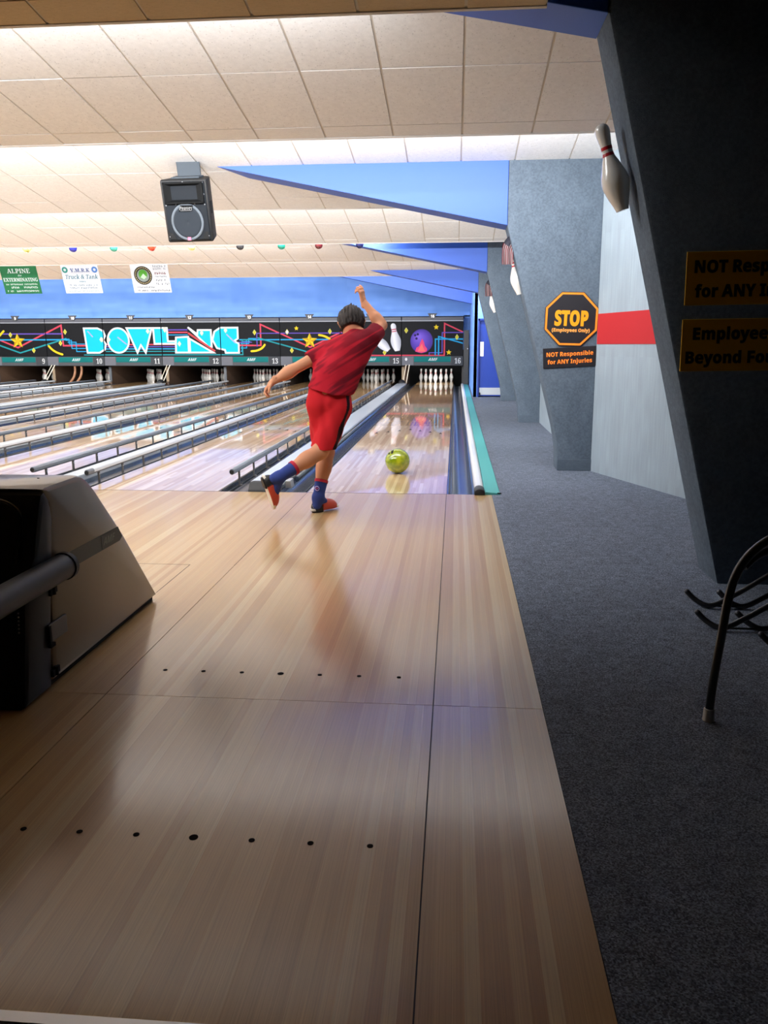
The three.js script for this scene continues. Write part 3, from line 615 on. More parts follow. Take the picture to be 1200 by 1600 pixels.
banner('white banner with handwritten blue lettering and two round badges', -6.31, (g, W, H) => {
  g.fillStyle = '#f4f7fa'; g.fillRect(0, 0, W, H); g.textAlign = 'center';
  g.fillStyle = '#1c3f90'; g.font = 'bold 66px serif'; g.fillText('Y.M.R.K', W / 2, 122); g.fillStyle = '#2f6f80'; g.font = 'italic bold 76px serif'; g.fillText('Truck & Tank', W / 2, 212, 450);
  smallPrint(g, 220, 310, 256, 22); g.fillStyle = '#6a7f8c'; g.font = 'bold 30px sans-serif'; smallPrint(g, 70, 450, 304, 24); smallPrint(g, 70, 460, 342, 24); g.fillStyle = '#8ab0a0'; smallPrint(g, 50, 480, 382, 18);
  g.fillStyle = '#3f9a8c'; g.beginPath(); g.arc(52, 92, 40, 0, 7); g.fill(); g.fillStyle = '#5b8fd8'; g.beginPath(); g.arc(458, 92, 40, 0, 7); g.fill();
  g.fillStyle = '#dff0ea'; g.beginPath(); g.arc(52, 92, 18, 0, 7); g.fill(); g.fillStyle = '#e6eefc'; g.beginPath(); g.arc(458, 92, 18, 0, 7); g.fill();
});
banner('white banner with a large round green badge and small lines of print', -5.0, (g, W, H) => {
  g.fillStyle = '#f7f8f8'; g.fillRect(0, 0, W, H);
  g.fillStyle = '#3a3226'; g.beginPath(); g.arc(160, 176, 122, 0, 7); g.fill(); g.strokeStyle = '#c9b98a'; g.lineWidth = 12; g.setLineDash([14, 10]); g.beginPath(); g.arc(160, 176, 103, 0, 7); g.stroke(); g.setLineDash([]);
  g.fillStyle = '#9aa39a'; g.beginPath(); g.arc(160, 176, 82, 0, 7); g.fill(); g.fillStyle = '#5fae3c'; g.beginPath(); g.ellipse(160, 160, 58, 62, 0.4, 0, 7); g.fill(); g.fillStyle = '#cfe8c8'; g.beginPath(); g.moveTo(120, 200); g.lineTo(165, 150); g.lineTo(205, 196); g.lineTo(165, 226); g.fill();
  g.fillStyle = '#9a9fa4'; for (const [y, h] of [[66, 26], [100, 26]]) smallPrint(g, 310, 480, y, h); g.fillStyle = '#8a4a4a'; smallPrint(g, 322, 480, 160, 30); g.fillStyle = '#70757a'; smallPrint(g, 322, 470, 200, 22); smallPrint(g, 326, 450, 250, 28); smallPrint(g, 322, 490, 298, 28);
  g.fillStyle = '#4a4f54'; smallPrint(g, 60, 300, 338, 20); smallPrint(g, 60, 480, 384, 24);
});
{
  const lens = [[-5.46, '#a09a50', 'pale yellow'], [-4.79, '#121a70', 'blue'], [-4.2, '#2f7a68', 'pale green'], [-3.65, '#a02a16', 'red-orange'], [-3.08, '#b0a468', 'cream'], [-2.4, '#222428', 'dark grey'], [-1.825, '#0f6a58', 'green'], [-1.31, '#4a1018', 'dark red'], [-0.75, '#0f1640', 'dark blue']];
  const can = new THREE.LatheGeometry([[0, -0.07], [0.03, -0.07], [0.048, -0.03], [0.052, 0.045], [0.046, 0.05], [0.046, 0.035], [0, 0.035]].map(([r, y]) => new THREE.Vector2(r, y)), 20);
  const glassG = new THREE.SphereGeometry(0.052, 18, 8, 0, Math.PI * 2, 0, 1.05).scale(1, 0.6, 1);
  for (const [x, c, n] of lens) {
    const t = thing('spot_lamp', `small hanging spot lamp with a ${n} lens under the ceiling step`, 'lamp', [x, 2.452, -5.5], 0, 'row of coloured spot lamps');
    const o = part('housing', can, std(c, 0.4, { metalness: 0.1 }), t); o.rotation.set(2.2, 0, R(-0.3, 0.3));
    part('lens', glassG, std(c, 0.15, { clearcoat: 1 }), o, [0, 0.028, 0]);
    part('yoke', tube([[-0.056, 0, 0], [-0.058, 0.07, 0], [0, 0.1, 0], [0.058, 0.07, 0], [0.056, 0, 0]], 0.005, 16, 6), darkGrey, t);
    part('stem', rod([0, 0.1, 0], [0, 0.31, 0], 0.007), darkGrey, t);
  }
}
{
  const t = thing('loudspeaker', 'black loudspeaker cabinet hung tilted below the ceiling, silver ring around its cone', 'loudspeaker', [-1.69, 2.2, -1.0]);
  t.rotation.set(0.26, 0.02, 0.012);
  const cab = std('#08090b', 0.6), w = 0.395, h = 0.5;
  const sh = []; for (const [x, y] of [[-1, -1], [1, -1], [1, 1], [-1, 1]]) sh.push([x * w / 2, y * h / 2]);
  part('cabinet', (() => { const g = rbox(w, h, 0.3, 0.018, 0, 0, -0.17, 4), p = g.attributes.position; for (let i = 0; i < p.count; i++) if (p.getZ(i) < -0.1) p.setX(i, p.getX(i) * 0.78); g.computeVertexNormals(); return toCreasedNormals(g, 0.5); })(), cab, t);
  part('baffle', rbox(w * 0.9, h * 0.93, 0.02, 0.008, 0, 0, -0.018), std('#1a1e23', 0.7, { specularIntensity: 0.3 }), t);
  part('horn', (() => { const f = 0.155, g = new THREE.BufferGeometry(), y0 = 0.07, y1 = 0.215;   // flared horn mouth, throat set back
    const o = [[-f, y0], [f, y0], [f, y1], [-f, y1]], n = [[-0.03, 0.12], [0.03, 0.12], [0.03, 0.165], [-0.03, 0.165]], P = [];
    for (let i = 0; i < 4; i++) { const j = (i + 1) % 4; P.push(...o[i], 0, ...o[j], 0, ...n[j], -0.06, ...o[i], 0, ...n[j], -0.06, ...n[i], -0.06); }
    P.push(...n[0], -0.06, ...n[1], -0.06, ...n[2], -0.06, ...n[0], -0.06, ...n[2], -0.06, ...n[3], -0.06);
    g.setAttribute('position', new THREE.Float32BufferAttribute(P, 3)); g.computeVertexNormals(); g.setAttribute('uv', new THREE.Float32BufferAttribute(new Float32Array((P.length / 3) * 2), 2));
    return merge(g.translate(0, 0, 0.062), box(0.33, 0.012, 0.075, 0, 0.066, 0.028), box(0.33, 0.012, 0.075, 0, 0.22, 0.028), box(0.012, 0.165, 0.075, -0.16, 0.143, 0.028), box(0.012, 0.165, 0.075, 0.16, 0.143, 0.028)); })(), std('#050607', 0.6, { specularIntensity: 0.3 }), t, [0, 0.003, -0.048]);
  const ring = part('woofer_ring', new THREE.TorusGeometry(0.128, 0.011, 10, 48), std('#596067', 0.6, { specularIntensity: 0.3 }), t, [0, -0.085, -0.004]); ring.scale.set(1, 1.08, 0.6);
  const cone = part('woofer_cone', new THREE.LatheGeometry([[0, 0.0], [0.03, 0.008], [0.045, 0.002], [0.1, 0.012], [0.118, 0.008], [0.122, 0]].map(([r, y]) => new THREE.Vector2(r, y)), 40), std('#262b31', 0.8, { specularIntensity: 0.3 }), t, [0, -0.085, -0.008], [Math.PI / 2, 0, 0]); cone.scale.set(1, 1, 1.08);
  part('logo', faceUV(prism([[-0.062, -0.022], [0.046, -0.024], [0.064, 0.022], [-0.044, 0.024]], 0.004), 0, 1, 0, 1), std('#8a8a8a', 0.7, { specularIntensity: 0.2, map: canvasTex(256, 96, (g, W, H) => { g.fillStyle = '#101316'; g.fillRect(0, 0, W, H); g.font = 'italic bold 76px serif'; g.textAlign = 'center'; g.fillStyle = '#f2f4f6'; g.fillText('Peavey', W / 2, 72, 236); g.fillRect(30, 82, 190, 6); }) }), t, [0.002, 0.026, 0.006]);
  part('badge', rbox(0.028, 0.026, 0.004, 0.001, 0, -0.219, 0.006), std('#e0708a', 0.5), t);
  for (const s of [-1, 1]) part('port', prism([[0, 0], [s * 0.058, 0], [s * 0.058, 0.06], [s * 0.03, 0.05]].sort(() => 0), 0.004), blackMatt, t, [s * 0.108, -0.222, -0.006]);
  for (const [x, y] of [[-0.165, 0.222], [0, 0.228], [0.165, 0.222], [-0.168, 0.13], [0.168, 0.13], [-0.165, 0.05], [0.165, 0.05], [-0.08, 0.056], [0.08, 0.056], [-0.168, -0.2], [0.168, -0.2]]) part('screw', new THREE.CylinderGeometry(0.005, 0.005, 0.004, 8).rotateX(Math.PI / 2), steel, t, [x, y, -0.006]);
  part('side_handle', rbox(0.01, 0.1, 0.05, 0.003, 0.192, 0.02, -0.09), blackMatt, t);
  part('hanging_bracket', merge(rbox(0.24, 0.012, 0.16, 0.004, 0, 0.256, -0.17), rbox(0.2, 0.16, 0.02, 0.004, 0, 0.33, -0.24)), std('#3a424a', 0.7), t);
}

// ---------------------------------------------------------------- ball return
{
  const t = thing('ball_return', 'beige and black ball return hood standing on the approach', 'ball return', [-0.88, 0, 0]);
  const beige = std('#8d806b', 0.3, { clearcoat: 0.5, clearcoatRoughness: 0.15 }), bezelM = std('#161d22', 0.5, { specularIntensity: 0.5 }), rimM = std('#1a2228', 0.18, { clearcoat: 1, clearcoatRoughness: 0.08 });
  const side = (pts, w, b) => { const g = prism(pts.map(([z, y]) => [-z, y]), w, b); g.rotateY(Math.PI / 2); return toCreasedNormals(g.translate(-w / 2, 0, 0), 0.55); };
  part('hood', side([[2.668, 0.02], [2.98, 0.37], [3.205, 0.588], [3.262, 0.633], [3.30, 0.652], [3.345, 0.662], [3.56, 0.662], [3.585, 0.655], [3.545, 0.6], [3.6, 0.16], [3.62, 0.02]], 0.32, 0.02), beige, t);
  part('base_skirt', side([[2.69, 0.001], [2.69, 0.024], [3.8, 0.024], [3.8, 0.001]], 0.29, 0.003), blackMatt, t);
  part('bezel', side([[3.53, 0.55], [3.545, 0.618], [3.575, 0.648], [3.597, 0.638], [3.615, 0.606], [3.65, 0.513], [3.67, 0.455], [3.717, 0.397], [3.751, 0.315], [3.768, 0.218], [3.79, 0.1], [3.805, 0.004], [3.63, 0.004], [3.6, 0.2]], 0.322, 0.018), bezelM, t);
  // opening: an arch in the sloping face with a raised rim
  const arch = []; for (let i = 0; i <= 16; i++) { const a = (Math.PI * i) / 16; arch.push([Math.cos(a) * 0.105, 0.1 + Math.sin(a) * 0.075]); } arch.push([-0.085, -0.06], [0.085, -0.06]);
  const face = new THREE.Group(); face.name = 'ball_opening'; face.position.set(0, 0.455, 3.6705); face.rotation.x = -0.36; t.add(face);
  part('mouth', prism(arch, 0.004), blackMatt, face, [0, 0, -0.001]);
  part('rim', tube(arch.map(([x, y]) => [x * 1.05, y * 1.03, 0.002]), 0.006, 60, 8, true), rimM, face);
  const stripeM = std('#22322d', 0.5);
  part('stripe', (() => { const g = prism([[-3.6, 0.357], [-3.03, 0.354], [-3.005, 0.366], [-3.04, 0.412], [-3.6, 0.414]].map(([z, y]) => [z, y]), 0.002); g.rotateY(Math.PI / 2); return g; })(), stripeM, t, [0.1595, 0, 0]);
  part('lettering', (() => { const g = faceUV(new THREE.BoxGeometry(0.13, 0.05, 0.001), 0, 1, 0, 1); g.rotateY(Math.PI / 2); return g; })(), signFace(256, 96, (g, W, H) => { g.fillStyle = '#22322d'; g.fillRect(0, 0, W, H); g.save(); g.translate(W / 2, 74); g.transform(1.3, 0, -0.35, 1, 0, 0); g.font = 'bold 72px sans-serif'; g.textAlign = 'center'; g.fillStyle = '#56625c'; g.fillText('AMF', 0, 0); g.restore(); }), t, [0.162, 0.384, 3.13]);
  const tubeM = std('#0d0c0f', 0.5);
  part('rack_tube', tube([[0.185, 0.39, 3.53], [0.186, 0.392, 3.75], [0.186, 0.396, 4.2], [0.15, 0.4, 4.42], [0, 0.4, 4.5], [-0.15, 0.4, 4.42], [-0.186, 0.396, 4.2], [-0.185, 0.39, 3.53]], 0.043, 80, 18), tubeM, t);
  part('tube_collar', new THREE.CylinderGeometry(0.047, 0.047, 0.02, 20).rotateX(Math.PI / 2), darkRubber, t, [0.185, 0.39, 3.535]);
  part('rack_leg', rbox(0.12, 0.36, 0.12, 0.02, 0, 0.18, 4.3), bezelM, t); part('rack_bed', rbox(0.3, 0.03, 0.6, 0.01, 0, 0.36, 4.1), bezelM, t);
  for (const [z, y] of [[3.585, 0.322], [3.612, 0.055]]) part('hinge', merge(box(0.012, 0.022, 0.02, 0.162, y, z - 0.013), box(0.012, 0.022, 0.02, 0.162, y - 0.004, z + 0.012), new THREE.CylinderGeometry(0.008, 0.008, 0.03, 10).translate(0.166, y, z)), blackMatt, t);
  const latch = part('latch', rbox(0.01, 0.062, 0.12, 0.003, 0.163, 0.187, 3.575), std('#3b3732', 0.4), t);
  part('latch_hook', merge(box(0.014, 0.07, 0.012, 0.165, 0.18, 3.636), box(0.014, 0.012, 0.03, 0.165, 0.148, 3.625)), blackMatt, latch);
  for (let i = 0; i < 9; i++) part('rib', rbox(0.26, 0.006, 0.008, 0.002, 0, 0.03 + i * 0.022, 3.802 - (0.03 + i * 0.022) * 0.175), blackMatt, t);
  for (let i = 0; i < 6; i++) part('rivet', new THREE.SphereGeometry(0.003, 8, 6), greyPlate, t, [0.14, 0.24 + i * 0.012, 3.766 - i * 0.0012]);
  part('top_mark', new THREE.CylinderGeometry(0.004, 0.004, 0.003, 10), blackMatt, t, [0.06, 0.662, 3.42]);
}

// ---------------------------------------------------------------- chairs by the dark column: only their steel frames reach into the picture
{
  const fm = std('#15161a', 0.35, { clearcoat: 0.4 }), worn = std('#4a4a50', 0.35, { metalness: 0.3 });
  const runner = (t, tip, low, up, far) => part('runner', tube([tip, [(tip[0] * 0.65 + low[0] * 0.35), tip[1] * 0.4 + low[1] * 0.6, tip[2] * 0.6 + low[2] * 0.4], low, [low[0] + (up[0] - low[0]) * 0.3, low[1] + (up[1] - low[1]) * 0.22, low[2] + (up[2] - low[2]) * 0.3], up, far], 0.0115, 40, 10), fm, t);
  const frame = (label, x, z, s) => {
    const t = thing('stacking_chair', label, 'chair', [x, 0, z], 0, 'chairs by the dark column');
    for (const k of [0, 1]) {
      const o = k * 0.135 * s, dz = k * -0.0;
      runner(t, [-0.075 + o, 0.055, -0.06 + dz], [o, 0.0125, dz], [0.3 + o, 0.19, dz - 0.02], [0.62 + o, 0.42, dz - 0.05]);
      part('tip', new THREE.SphereGeometry(0.012, 10, 8), worn, t, [-0.075 + o, 0.055, -0.06 + dz]);
    }
    part('cross_rod', rod([0.012, 0.012, 0], [0.135 * s, 0.012, 0], 0.004), fm, t);
    part('seat', rbox(0.4, 0.03, 0.2, 0.012, 0.85, 0.44, -0.02), darkGrey, t); part('backrest', rbox(0.03, 0.3, 0.2, 0.012, 1.04, 0.66, -0.02), darkGrey, t);
    return t;
  };
  frame('black tubular chair frame with bent runners, the one touching the column', 1.665, 2.62, 1);
  frame('black tubular chair frame with bent runners, second from the column', 1.63, 2.9, 1.15);
  frame('black tubular chair frame of which one bent runner end shows', 1.79, 3.14, 1);
  const t = thing('stacking_chair', 'black steel chair whose curved leg ends in a white rubber tip', 'chair', [1.348, 0, 3.7], 0, 'chairs by the dark column');
  part('leg', tube([[0, 0.03, 0], [0.006, 0.14, 0], [0.018, 0.274, 0], [0.027, 0.372, 0], [0.043, 0.452, 0], [0.078, 0.515, 0], [0.14, 0.565, 0], [0.3, 0.6, 0], [0.5, 0.6, 0]], 0.0125, 60, 12), fm, t);
  part('leg', tube([[0.5, 0.03, -0.02], [0.49, 0.3, -0.01], [0.5, 0.6, 0]], 0.0125, 30, 12), fm, t);
  part('leg_tip', new THREE.LatheGeometry([[0, 0], [0.0165, 0], [0.0175, 0.004], [0.0155, 0.038], [0.013, 0.04], [0, 0.04]].map(([r, y]) => new THREE.Vector2(r, y)), 18), std('#d6d3cc', 0.6), t);
  part('leg_tip', new THREE.CylinderGeometry(0.0155, 0.0175, 0.04, 18), std('#d6d3cc', 0.6), t, [0.5, 0.02, -0.02]);
  part('stretcher', tube([[0.07, 0.47, -0.02], [0.12, 0.5, -0.05], [0.3, 0.54, -0.1], [0.5, 0.56, -0.1]], 0.0115, 24, 10), worn, t);
  part('seat', rbox(0.4, 0.03, 0.38, 0.012, 0.5, 0.627, -0.1), darkGrey, t);
}

// ---------------------------------------------------------------- the bowler
// a field (negative inside) is meshed with surface nets: one continuous skin per body or garment
function surfaceNets(f, lo, hi, h, paint) {
  const n = [0, 1, 2].map((i) => Math.ceil((hi[i] - lo[i]) / h) + 1), [nx, ny, nz] = n, F = new Float32Array(nx * ny * nz);
  const id = (i, j, k) => i + nx * (j + ny * k);
  for (let k = 0; k < nz; k++) for (let j = 0; j < ny; j++) for (let i = 0; i < nx;) {
    const d = f(lo[0] + i * h, lo[1] + j * h, lo[2] + k * h); F[id(i, j, k)] = d; i++;
    for (let s = Math.floor(d / h / 1.6) - 2; s > 0 && i < nx; s--) F[id(i++, j, k)] = d;   // far outside: skip ahead
  }
  const vid = new Int32Array(nx * ny * nz).fill(-1), P = [], I = [];
  for (let k = 0; k < nz - 1; k++) for (let j = 0; j < ny - 1; j++) for (let i = 0; i < nx - 1; i++) {
    let c = 0, sx = 0, sy = 0, sz = 0; const v = [];
    for (let q = 0; q < 8; q++) v.push(F[id(i + (q & 1), j + ((q >> 1) & 1), k + (q >> 2))]);
    if (v.every((x) => x < 0) || v.every((x) => x >= 0)) continue;
    for (let q = 0; q < 8; q++) for (const b of [1, 2, 4]) if (!(q & b)) { const a = v[q], e = v[q | b]; if (a < 0 !== e < 0) { const t = a / (a - e); c++; sx += (q & 1) + (b === 1 ? t : 0); sy += ((q >> 1) & 1) + (b === 2 ? t : 0); sz += (q >> 2) + (b === 4 ? t : 0); } }
    vid[id(i, j, k)] = P.length / 3; P.push(lo[0] + (i + sx / c) * h, lo[1] + (j + sy / c) * h, lo[2] + (k + sz / c) * h);
  }
  const quad = (a, b, c, d, flip) => { if (a < 0 || b < 0 || c < 0 || d < 0) return; flip ? I.push(a, c, b, a, d, c) : I.push(a, b, c, a, c, d); };
  for (let k = 1; k < nz - 1; k++) for (let j = 1; j < ny - 1; j++) for (let i = 1; i < nx - 1; i++) {
    const a = F[id(i, j, k)] < 0;
    if (a !== F[id(i + 1, j, k)] < 0) quad(vid[id(i, j - 1, k - 1)], vid[id(i, j, k - 1)], vid[id(i, j, k)], vid[id(i, j - 1, k)], !a);
    if (a !== F[id(i, j + 1, k)] < 0) quad(vid[id(i - 1, j, k - 1)], vid[id(i - 1, j, k)], vid[id(i, j, k)], vid[id(i, j, k - 1)], !a);
    if (a !== F[id(i, j, k + 1)] < 0) quad(vid[id(i - 1, j - 1, k)], vid[id(i, j - 1, k)], vid[id(i, j, k)], vid[id(i - 1, j, k)], !a);
  }
  const g = new THREE.BufferGeometry(); g.setAttribute('position', new THREE.Float32BufferAttribute(P, 3)); g.setIndex(I); g.computeVertexNormals();
  g.setAttribute('uv', new THREE.Float32BufferAttribute(new Float32Array((P.length / 3) * 2), 2));
  if (paint) { const C = []; for (let i = 0; i < P.length; i += 3) C.push(...paint(P[i], P[i + 1], P[i + 2])); g.setAttribute('color', new THREE.Float32BufferAttribute(C, 3)); }
  return g;
}
const cap = (a, b, r0, r1 = r0) => ({ a, b, r0, r1, d: [b[0] - a[0], b[1] - a[1], b[2] - a[2]], l2: (b[0] - a[0]) ** 2 + (b[1] - a[1]) ** 2 + (b[2] - a[2]) ** 2 || 1e-9 });
function capDist(c, x, y, z) {
  const px = x - c.a[0], py = y - c.a[1], pz = z - c.a[2]; let t = (px * c.d[0] + py * c.d[1] + pz * c.d[2]) / c.l2; t = t < 0 ? 0 : t > 1 ? 1 : t;
  return Math.hypot(px - c.d[0] * t, py - c.d[1] * t, pz - c.d[2] * t) - (c.r0 + (c.r1 - c.r0) * t);
}
const smin = (a, b, k) => { const h = Math.max(k - Math.abs(a - b), 0) / k; return Math.min(a, b) - h * h * k * 0.25; };
const field = (caps, k = 0.025) => (x, y, z) => { let d = 1e3; for (const c of caps) d = smin(d, capDist(c, x, y, z), k); return d; };
const mix = (a, b, t) => a.map((v, i) => v + (b[i] - v) * t);
const plane = (p, n) => { const l = Math.hypot(...n); return (x, y, z) => ((x - p[0]) * n[0] + (y - p[1]) * n[1] + (z - p[2]) * n[2]) / l; };
const ellip = (c, r) => (x, y, z) => { const k = Math.hypot((x - c[0]) / r[0], (y - c[1]) / r[1], (z - c[2]) / r[2]); return (k - 1) * Math.min(...r); };
{
  const J = {
    hipL: [-0.29, 0.715, 0.7], hipR: [-0.198, 0.705, 0.67], kneeL: [-0.274, 0.395, 0.63], kneeR: [-0.292, 0.42, 0.79], ankL: [-0.321, 0.1, 0.735], ankR: [-0.53, 0.275, 0.985],
    pelvis: [-0.243, 0.8, 0.69], waist: [-0.212, 0.9, 0.645], chest: [-0.14, 1.04, 0.55], neck: [-0.082, 1.16, 0.465], head: [-0.122, 1.237, 0.425],
    shL: [-0.272, 1.06, 0.56], elL: [-0.495, 0.935, 0.67], wrL: [-0.605, 0.864, 0.755], shR: [0.012, 1.14, 0.5], elR: [0.068, 1.232, 0.29], wrR: [-0.06, 1.395, 0.262],
  };
  const t = thing('person', 'boy in red patterned shirt, red shorts and blue socks, balanced after releasing a ball', 'person');
  const skin = std('#c68a68', 0.55, { sheen: 0.2, sheenColor: new THREE.Color('#ffb090'), sheenRoughness: 0.6, specularIntensity: 0.4 });
  const bodyCaps = [
    cap(J.hipL, J.kneeL, 0.075, 0.05), cap(J.kneeL, mix(J.kneeL, J.ankL, 0.35), 0.047, 0.048), cap(mix(J.kneeL, J.ankL, 0.3), J.ankL, 0.047, 0.029), cap(mix(J.kneeL, J.ankL, 0.15).map((v, i) => v + [0, 0, 0.012][i]), mix(J.kneeL, J.ankL, 0.5).map((v, i) => v + [0, 0, 0.014][i]), 0.038, 0.034), cap(J.ankL, [-0.28, 0.045, 0.655], 0.026, 0.018),
    cap(J.hipR, J.kneeR, 0.078, 0.053), cap(J.kneeR, mix(J.kneeR, J.ankR, 0.35), 0.049, 0.05), cap(mix(J.kneeR, J.ankR, 0.3), J.ankR, 0.049, 0.03), cap(J.ankR, [-0.565, 0.16, 0.976], 0.026, 0.016),
    cap([-0.285, 0.79, 0.69], [-0.2, 0.775, 0.68], 0.08), cap(J.pelvis, J.waist, 0.085, 0.08), cap(J.waist, J.chest, 0.082, 0.1), cap([-0.2, 1.04, 0.555], [-0.07, 1.08, 0.53], 0.09), cap(J.shL, J.neck, 0.05, 0.05), cap(J.shR, J.neck, 0.05, 0.05), cap(J.neck, J.head, 0.047, 0.05),
    cap(J.shL, J.elL, 0.046, 0.034), cap(J.elL, mix(J.elL, J.wrL, 0.3), 0.034, 0.035), cap(mix(J.elL, J.wrL, 0.2), J.wrL, 0.034, 0.022),
    cap(J.shR, J.elR, 0.046, 0.035), cap(J.elR, mix(J.elR, J.wrR, 0.3), 0.034, 0.036), cap(mix(J.elR, J.wrR, 0.2), J.wrR, 0.035, 0.022),
  ];
  const bodyGeo = surfaceNets(field(bodyCaps, 0.03), [-0.72, 0.0, 0.2], [0.14, 1.46, 1.06], 0.009);
  // hands: palm, four unequal bent fingers, thumb from the side of the palm near its base
  function hand(wr, dir, nrm, side, curl, spread) {
    const d = V(...dir).normalize(), n = V(...nrm).addScaledVector(d, -V(...nrm).dot(d)).normalize(), s = new THREE.Vector3().crossVectors(d, n).multiplyScalar(side), W = V(...wr);
    const at = (a, b, c) => W.clone().addScaledVector(d, a).addScaledVector(s, b).addScaledVector(n, c).toArray(), palm = [], fingers = [];
    for (const b of [-0.021, -0.007, 0.007, 0.02]) palm.push(cap(at(0.008, b * 0.6, 0), at(0.062, b, 0), 0.0125, 0.011));
    palm.push(cap(at(-0.03, 0, 0), at(0.012, 0, 0), 0.021, 0.018));
    [[-0.026, 0.043], [-0.009, 0.054], [0.008, 0.058], [0.024, 0.051]].forEach(([b, L], i) => {
      let a = 0, p = [0.064 - (i === 0 ? 0.005 : 0), b, 0], r = i === 0 ? 0.0068 : 0.0078; const c = curl[i];
      for (const [f, q] of [[0.44, 0.5], [0.32, 1.25], [0.24, 0.9]]) { a += c * q; const e = [p[0] + Math.cos(a) * L * f, p[1] + spread * b * f, p[2] + Math.sin(a) * L * f]; fingers.push(cap(at(...p), at(...e), r, r * 0.92)); r *= 0.92; p = e; }
    });
    fingers.push(cap(at(0.016, 0.018, 0.004), at(0.036, 0.036, 0.013), 0.0105, 0.009), cap(at(0.036, 0.036, 0.013), at(0.058, 0.043, 0.022), 0.009, 0.0078), cap(at(0.058, 0.043, 0.022), at(0.075, 0.042, 0.031), 0.0078, 0.0068));
    const fp = field(palm, 0.012), ff = field(fingers, 0.003), f = (x, y, z) => smin(fp(x, y, z), ff(x, y, z), 0.006);
    const c = at(0.05, 0, 0.01); return surfaceNets(f, c.map((v) => v - 0.105), c.map((v) => v + 0.105), 0.003);
  }
  const handL = hand(J.wrL, [-0.055, -0.075, 0.035], [0.5, -0.55, 0.1], 1, [0.75, 0.7, 0.65, 0.5], 0.5);
  const handR = hand(J.wrR, [-0.018, 0.1, 0.01], [-0.8, 0.1, -0.3], -1, [0.95, 0.85, 0.6, 0.35], 0.5);
  // head, face towards the pins and a little down
  const H = J.head, q = new THREE.Quaternion().setFromEuler(new THREE.Euler(-0.28, 0.12, 0.12)), qi = q.clone().invert(), tv = V(0, 0, 0);
  const local = (x, y, z) => tv.set(x - H[0], y - H[1], z - H[2]).applyQuaternion(qi);   // face looks along local -z
  const skull = ellip([0, 0.012, 0.006], [0.073, 0.09, 0.088]), jaw = ellip([0, -0.05, -0.026], [0.052, 0.052, 0.056]), nose = field([cap([0, 0.005, -0.082], [0, -0.022, -0.096], 0.008, 0.012), cap([-0.009, -0.026, -0.088], [0.009, -0.026, -0.088], 0.008)], 0.01);
  const eyes = field([cap([-0.029, 0.004, -0.08], [-0.029, 0.004, -0.079], 0.011), cap([0.029, 0.004, -0.08], [0.029, 0.004, -0.079], 0.011)], 0.001), brow = field([cap([-0.045, 0.022, -0.068], [-0.014, 0.024, -0.083], 0.008), cap([0.045, 0.022, -0.068], [0.014, 0.024, -0.083], 0.008)], 0.005);
  const lips = field([cap([-0.019, -0.054, -0.077], [0.019, -0.054, -0.077], 0.0065), cap([-0.015, -0.062, -0.076], [0.015, -0.062, -0.076], 0.007)], 0.003);
  const ears = field([-1, 1].flatMap((s) => [cap([s * 0.073, -0.016, 0.004], [s * 0.083, 0.014, 0.014], 0.009, 0.012), cap([s * 0.083, 0.014, 0.014], [s * 0.08, 0.02, 0.004], 0.01, 0.008)]), 0.01);
  const neckF = field([cap(J.neck, mix(J.neck, H, 0.7), 0.046, 0.05)], 0.01);
  const headF = (x, y, z) => { const p = local(x, y, z), a = p.x, b = p.y, c = p.z; let d = smin(skull(a, b, c), jaw(a, b, c), 0.05); d = smin(d, nose(a, b, c), 0.012); d = smin(d, brow(a, b, c), 0.012); d = Math.max(d, -eyes(a, b, c) * 0.8 - 0.004); d = smin(d, field([cap([-0.028, 0.004, -0.071], [-0.028, 0.004, -0.07], 0.0115), cap([0.028, 0.004, -0.071], [0.028, 0.004, -0.07], 0.0115)], 0.001)(a, b, c), 0.004); d = smin(d, lips(a, b, c), 0.006); d = smin(d, ears(a, b, c), 0.008); return smin(d, neckF(x, y, z), 0.03); };
  const headGeo = surfaceNets(headF, H.map((v) => v - 0.15), H.map((v) => v + 0.15), 0.004);
  part('body', mergeGeometries([bodyGeo, handL, handR, headGeo]), skin, t);
  const hairF = (x, y, z) => { const p = local(x, y, z), a = p.x, b = p.y, c = p.z, w = vnoise(a * 120 + 50, c * 60 + b * 40 + 50) * 0.009 + vnoise(Math.atan2(a, c) * 14 + 40, b * 30 + 40) * 0.009;
    let d = ellip([0, 0.02, 0.012], [0.083, 0.093, 0.093])(a, b, c) - w; const front = c + 0.03 + (b - 0.055) * -0.9; d = Math.max(d, -(front + w), -(b + 0.048 - c * 0.25)); const ear = Math.hypot(Math.max(Math.abs(a) - 0.03, 0) > 0 ? 0 : 1, b + 0.005, c - 0.002); return Math.max(d, 0.032 - ear); };
  const tuft = field([cap([H[0] - 0.006, H[1] + 0.09, H[2] - 0.01], [H[0] - 0.002, H[1] + 0.14, H[2]], 0.013, 0.003), cap([H[0] + 0.012, H[1] + 0.085, H[2]], [H[0] + 0.03, H[1] + 0.108, H[2]], 0.012, 0.003), cap([H[0] - 0.03, H[1] + 0.082, H[2]], [H[0] - 0.045, H[1] + 0.104, H[2]], 0.012, 0.003)], 0.012);
  part('hair', surfaceNets((x, y, z) => smin(hairF(x, y, z), tuft(x, y, z), 0.012), H.map((v) => v - 0.16), H.map((v) => v + 0.16), 0.0035), std('#1d130e', 0.7), t);
  // shirt
  const hemA = [-0.296, 0.8, 0.695], hemB = [-0.18, 0.765, 0.69];
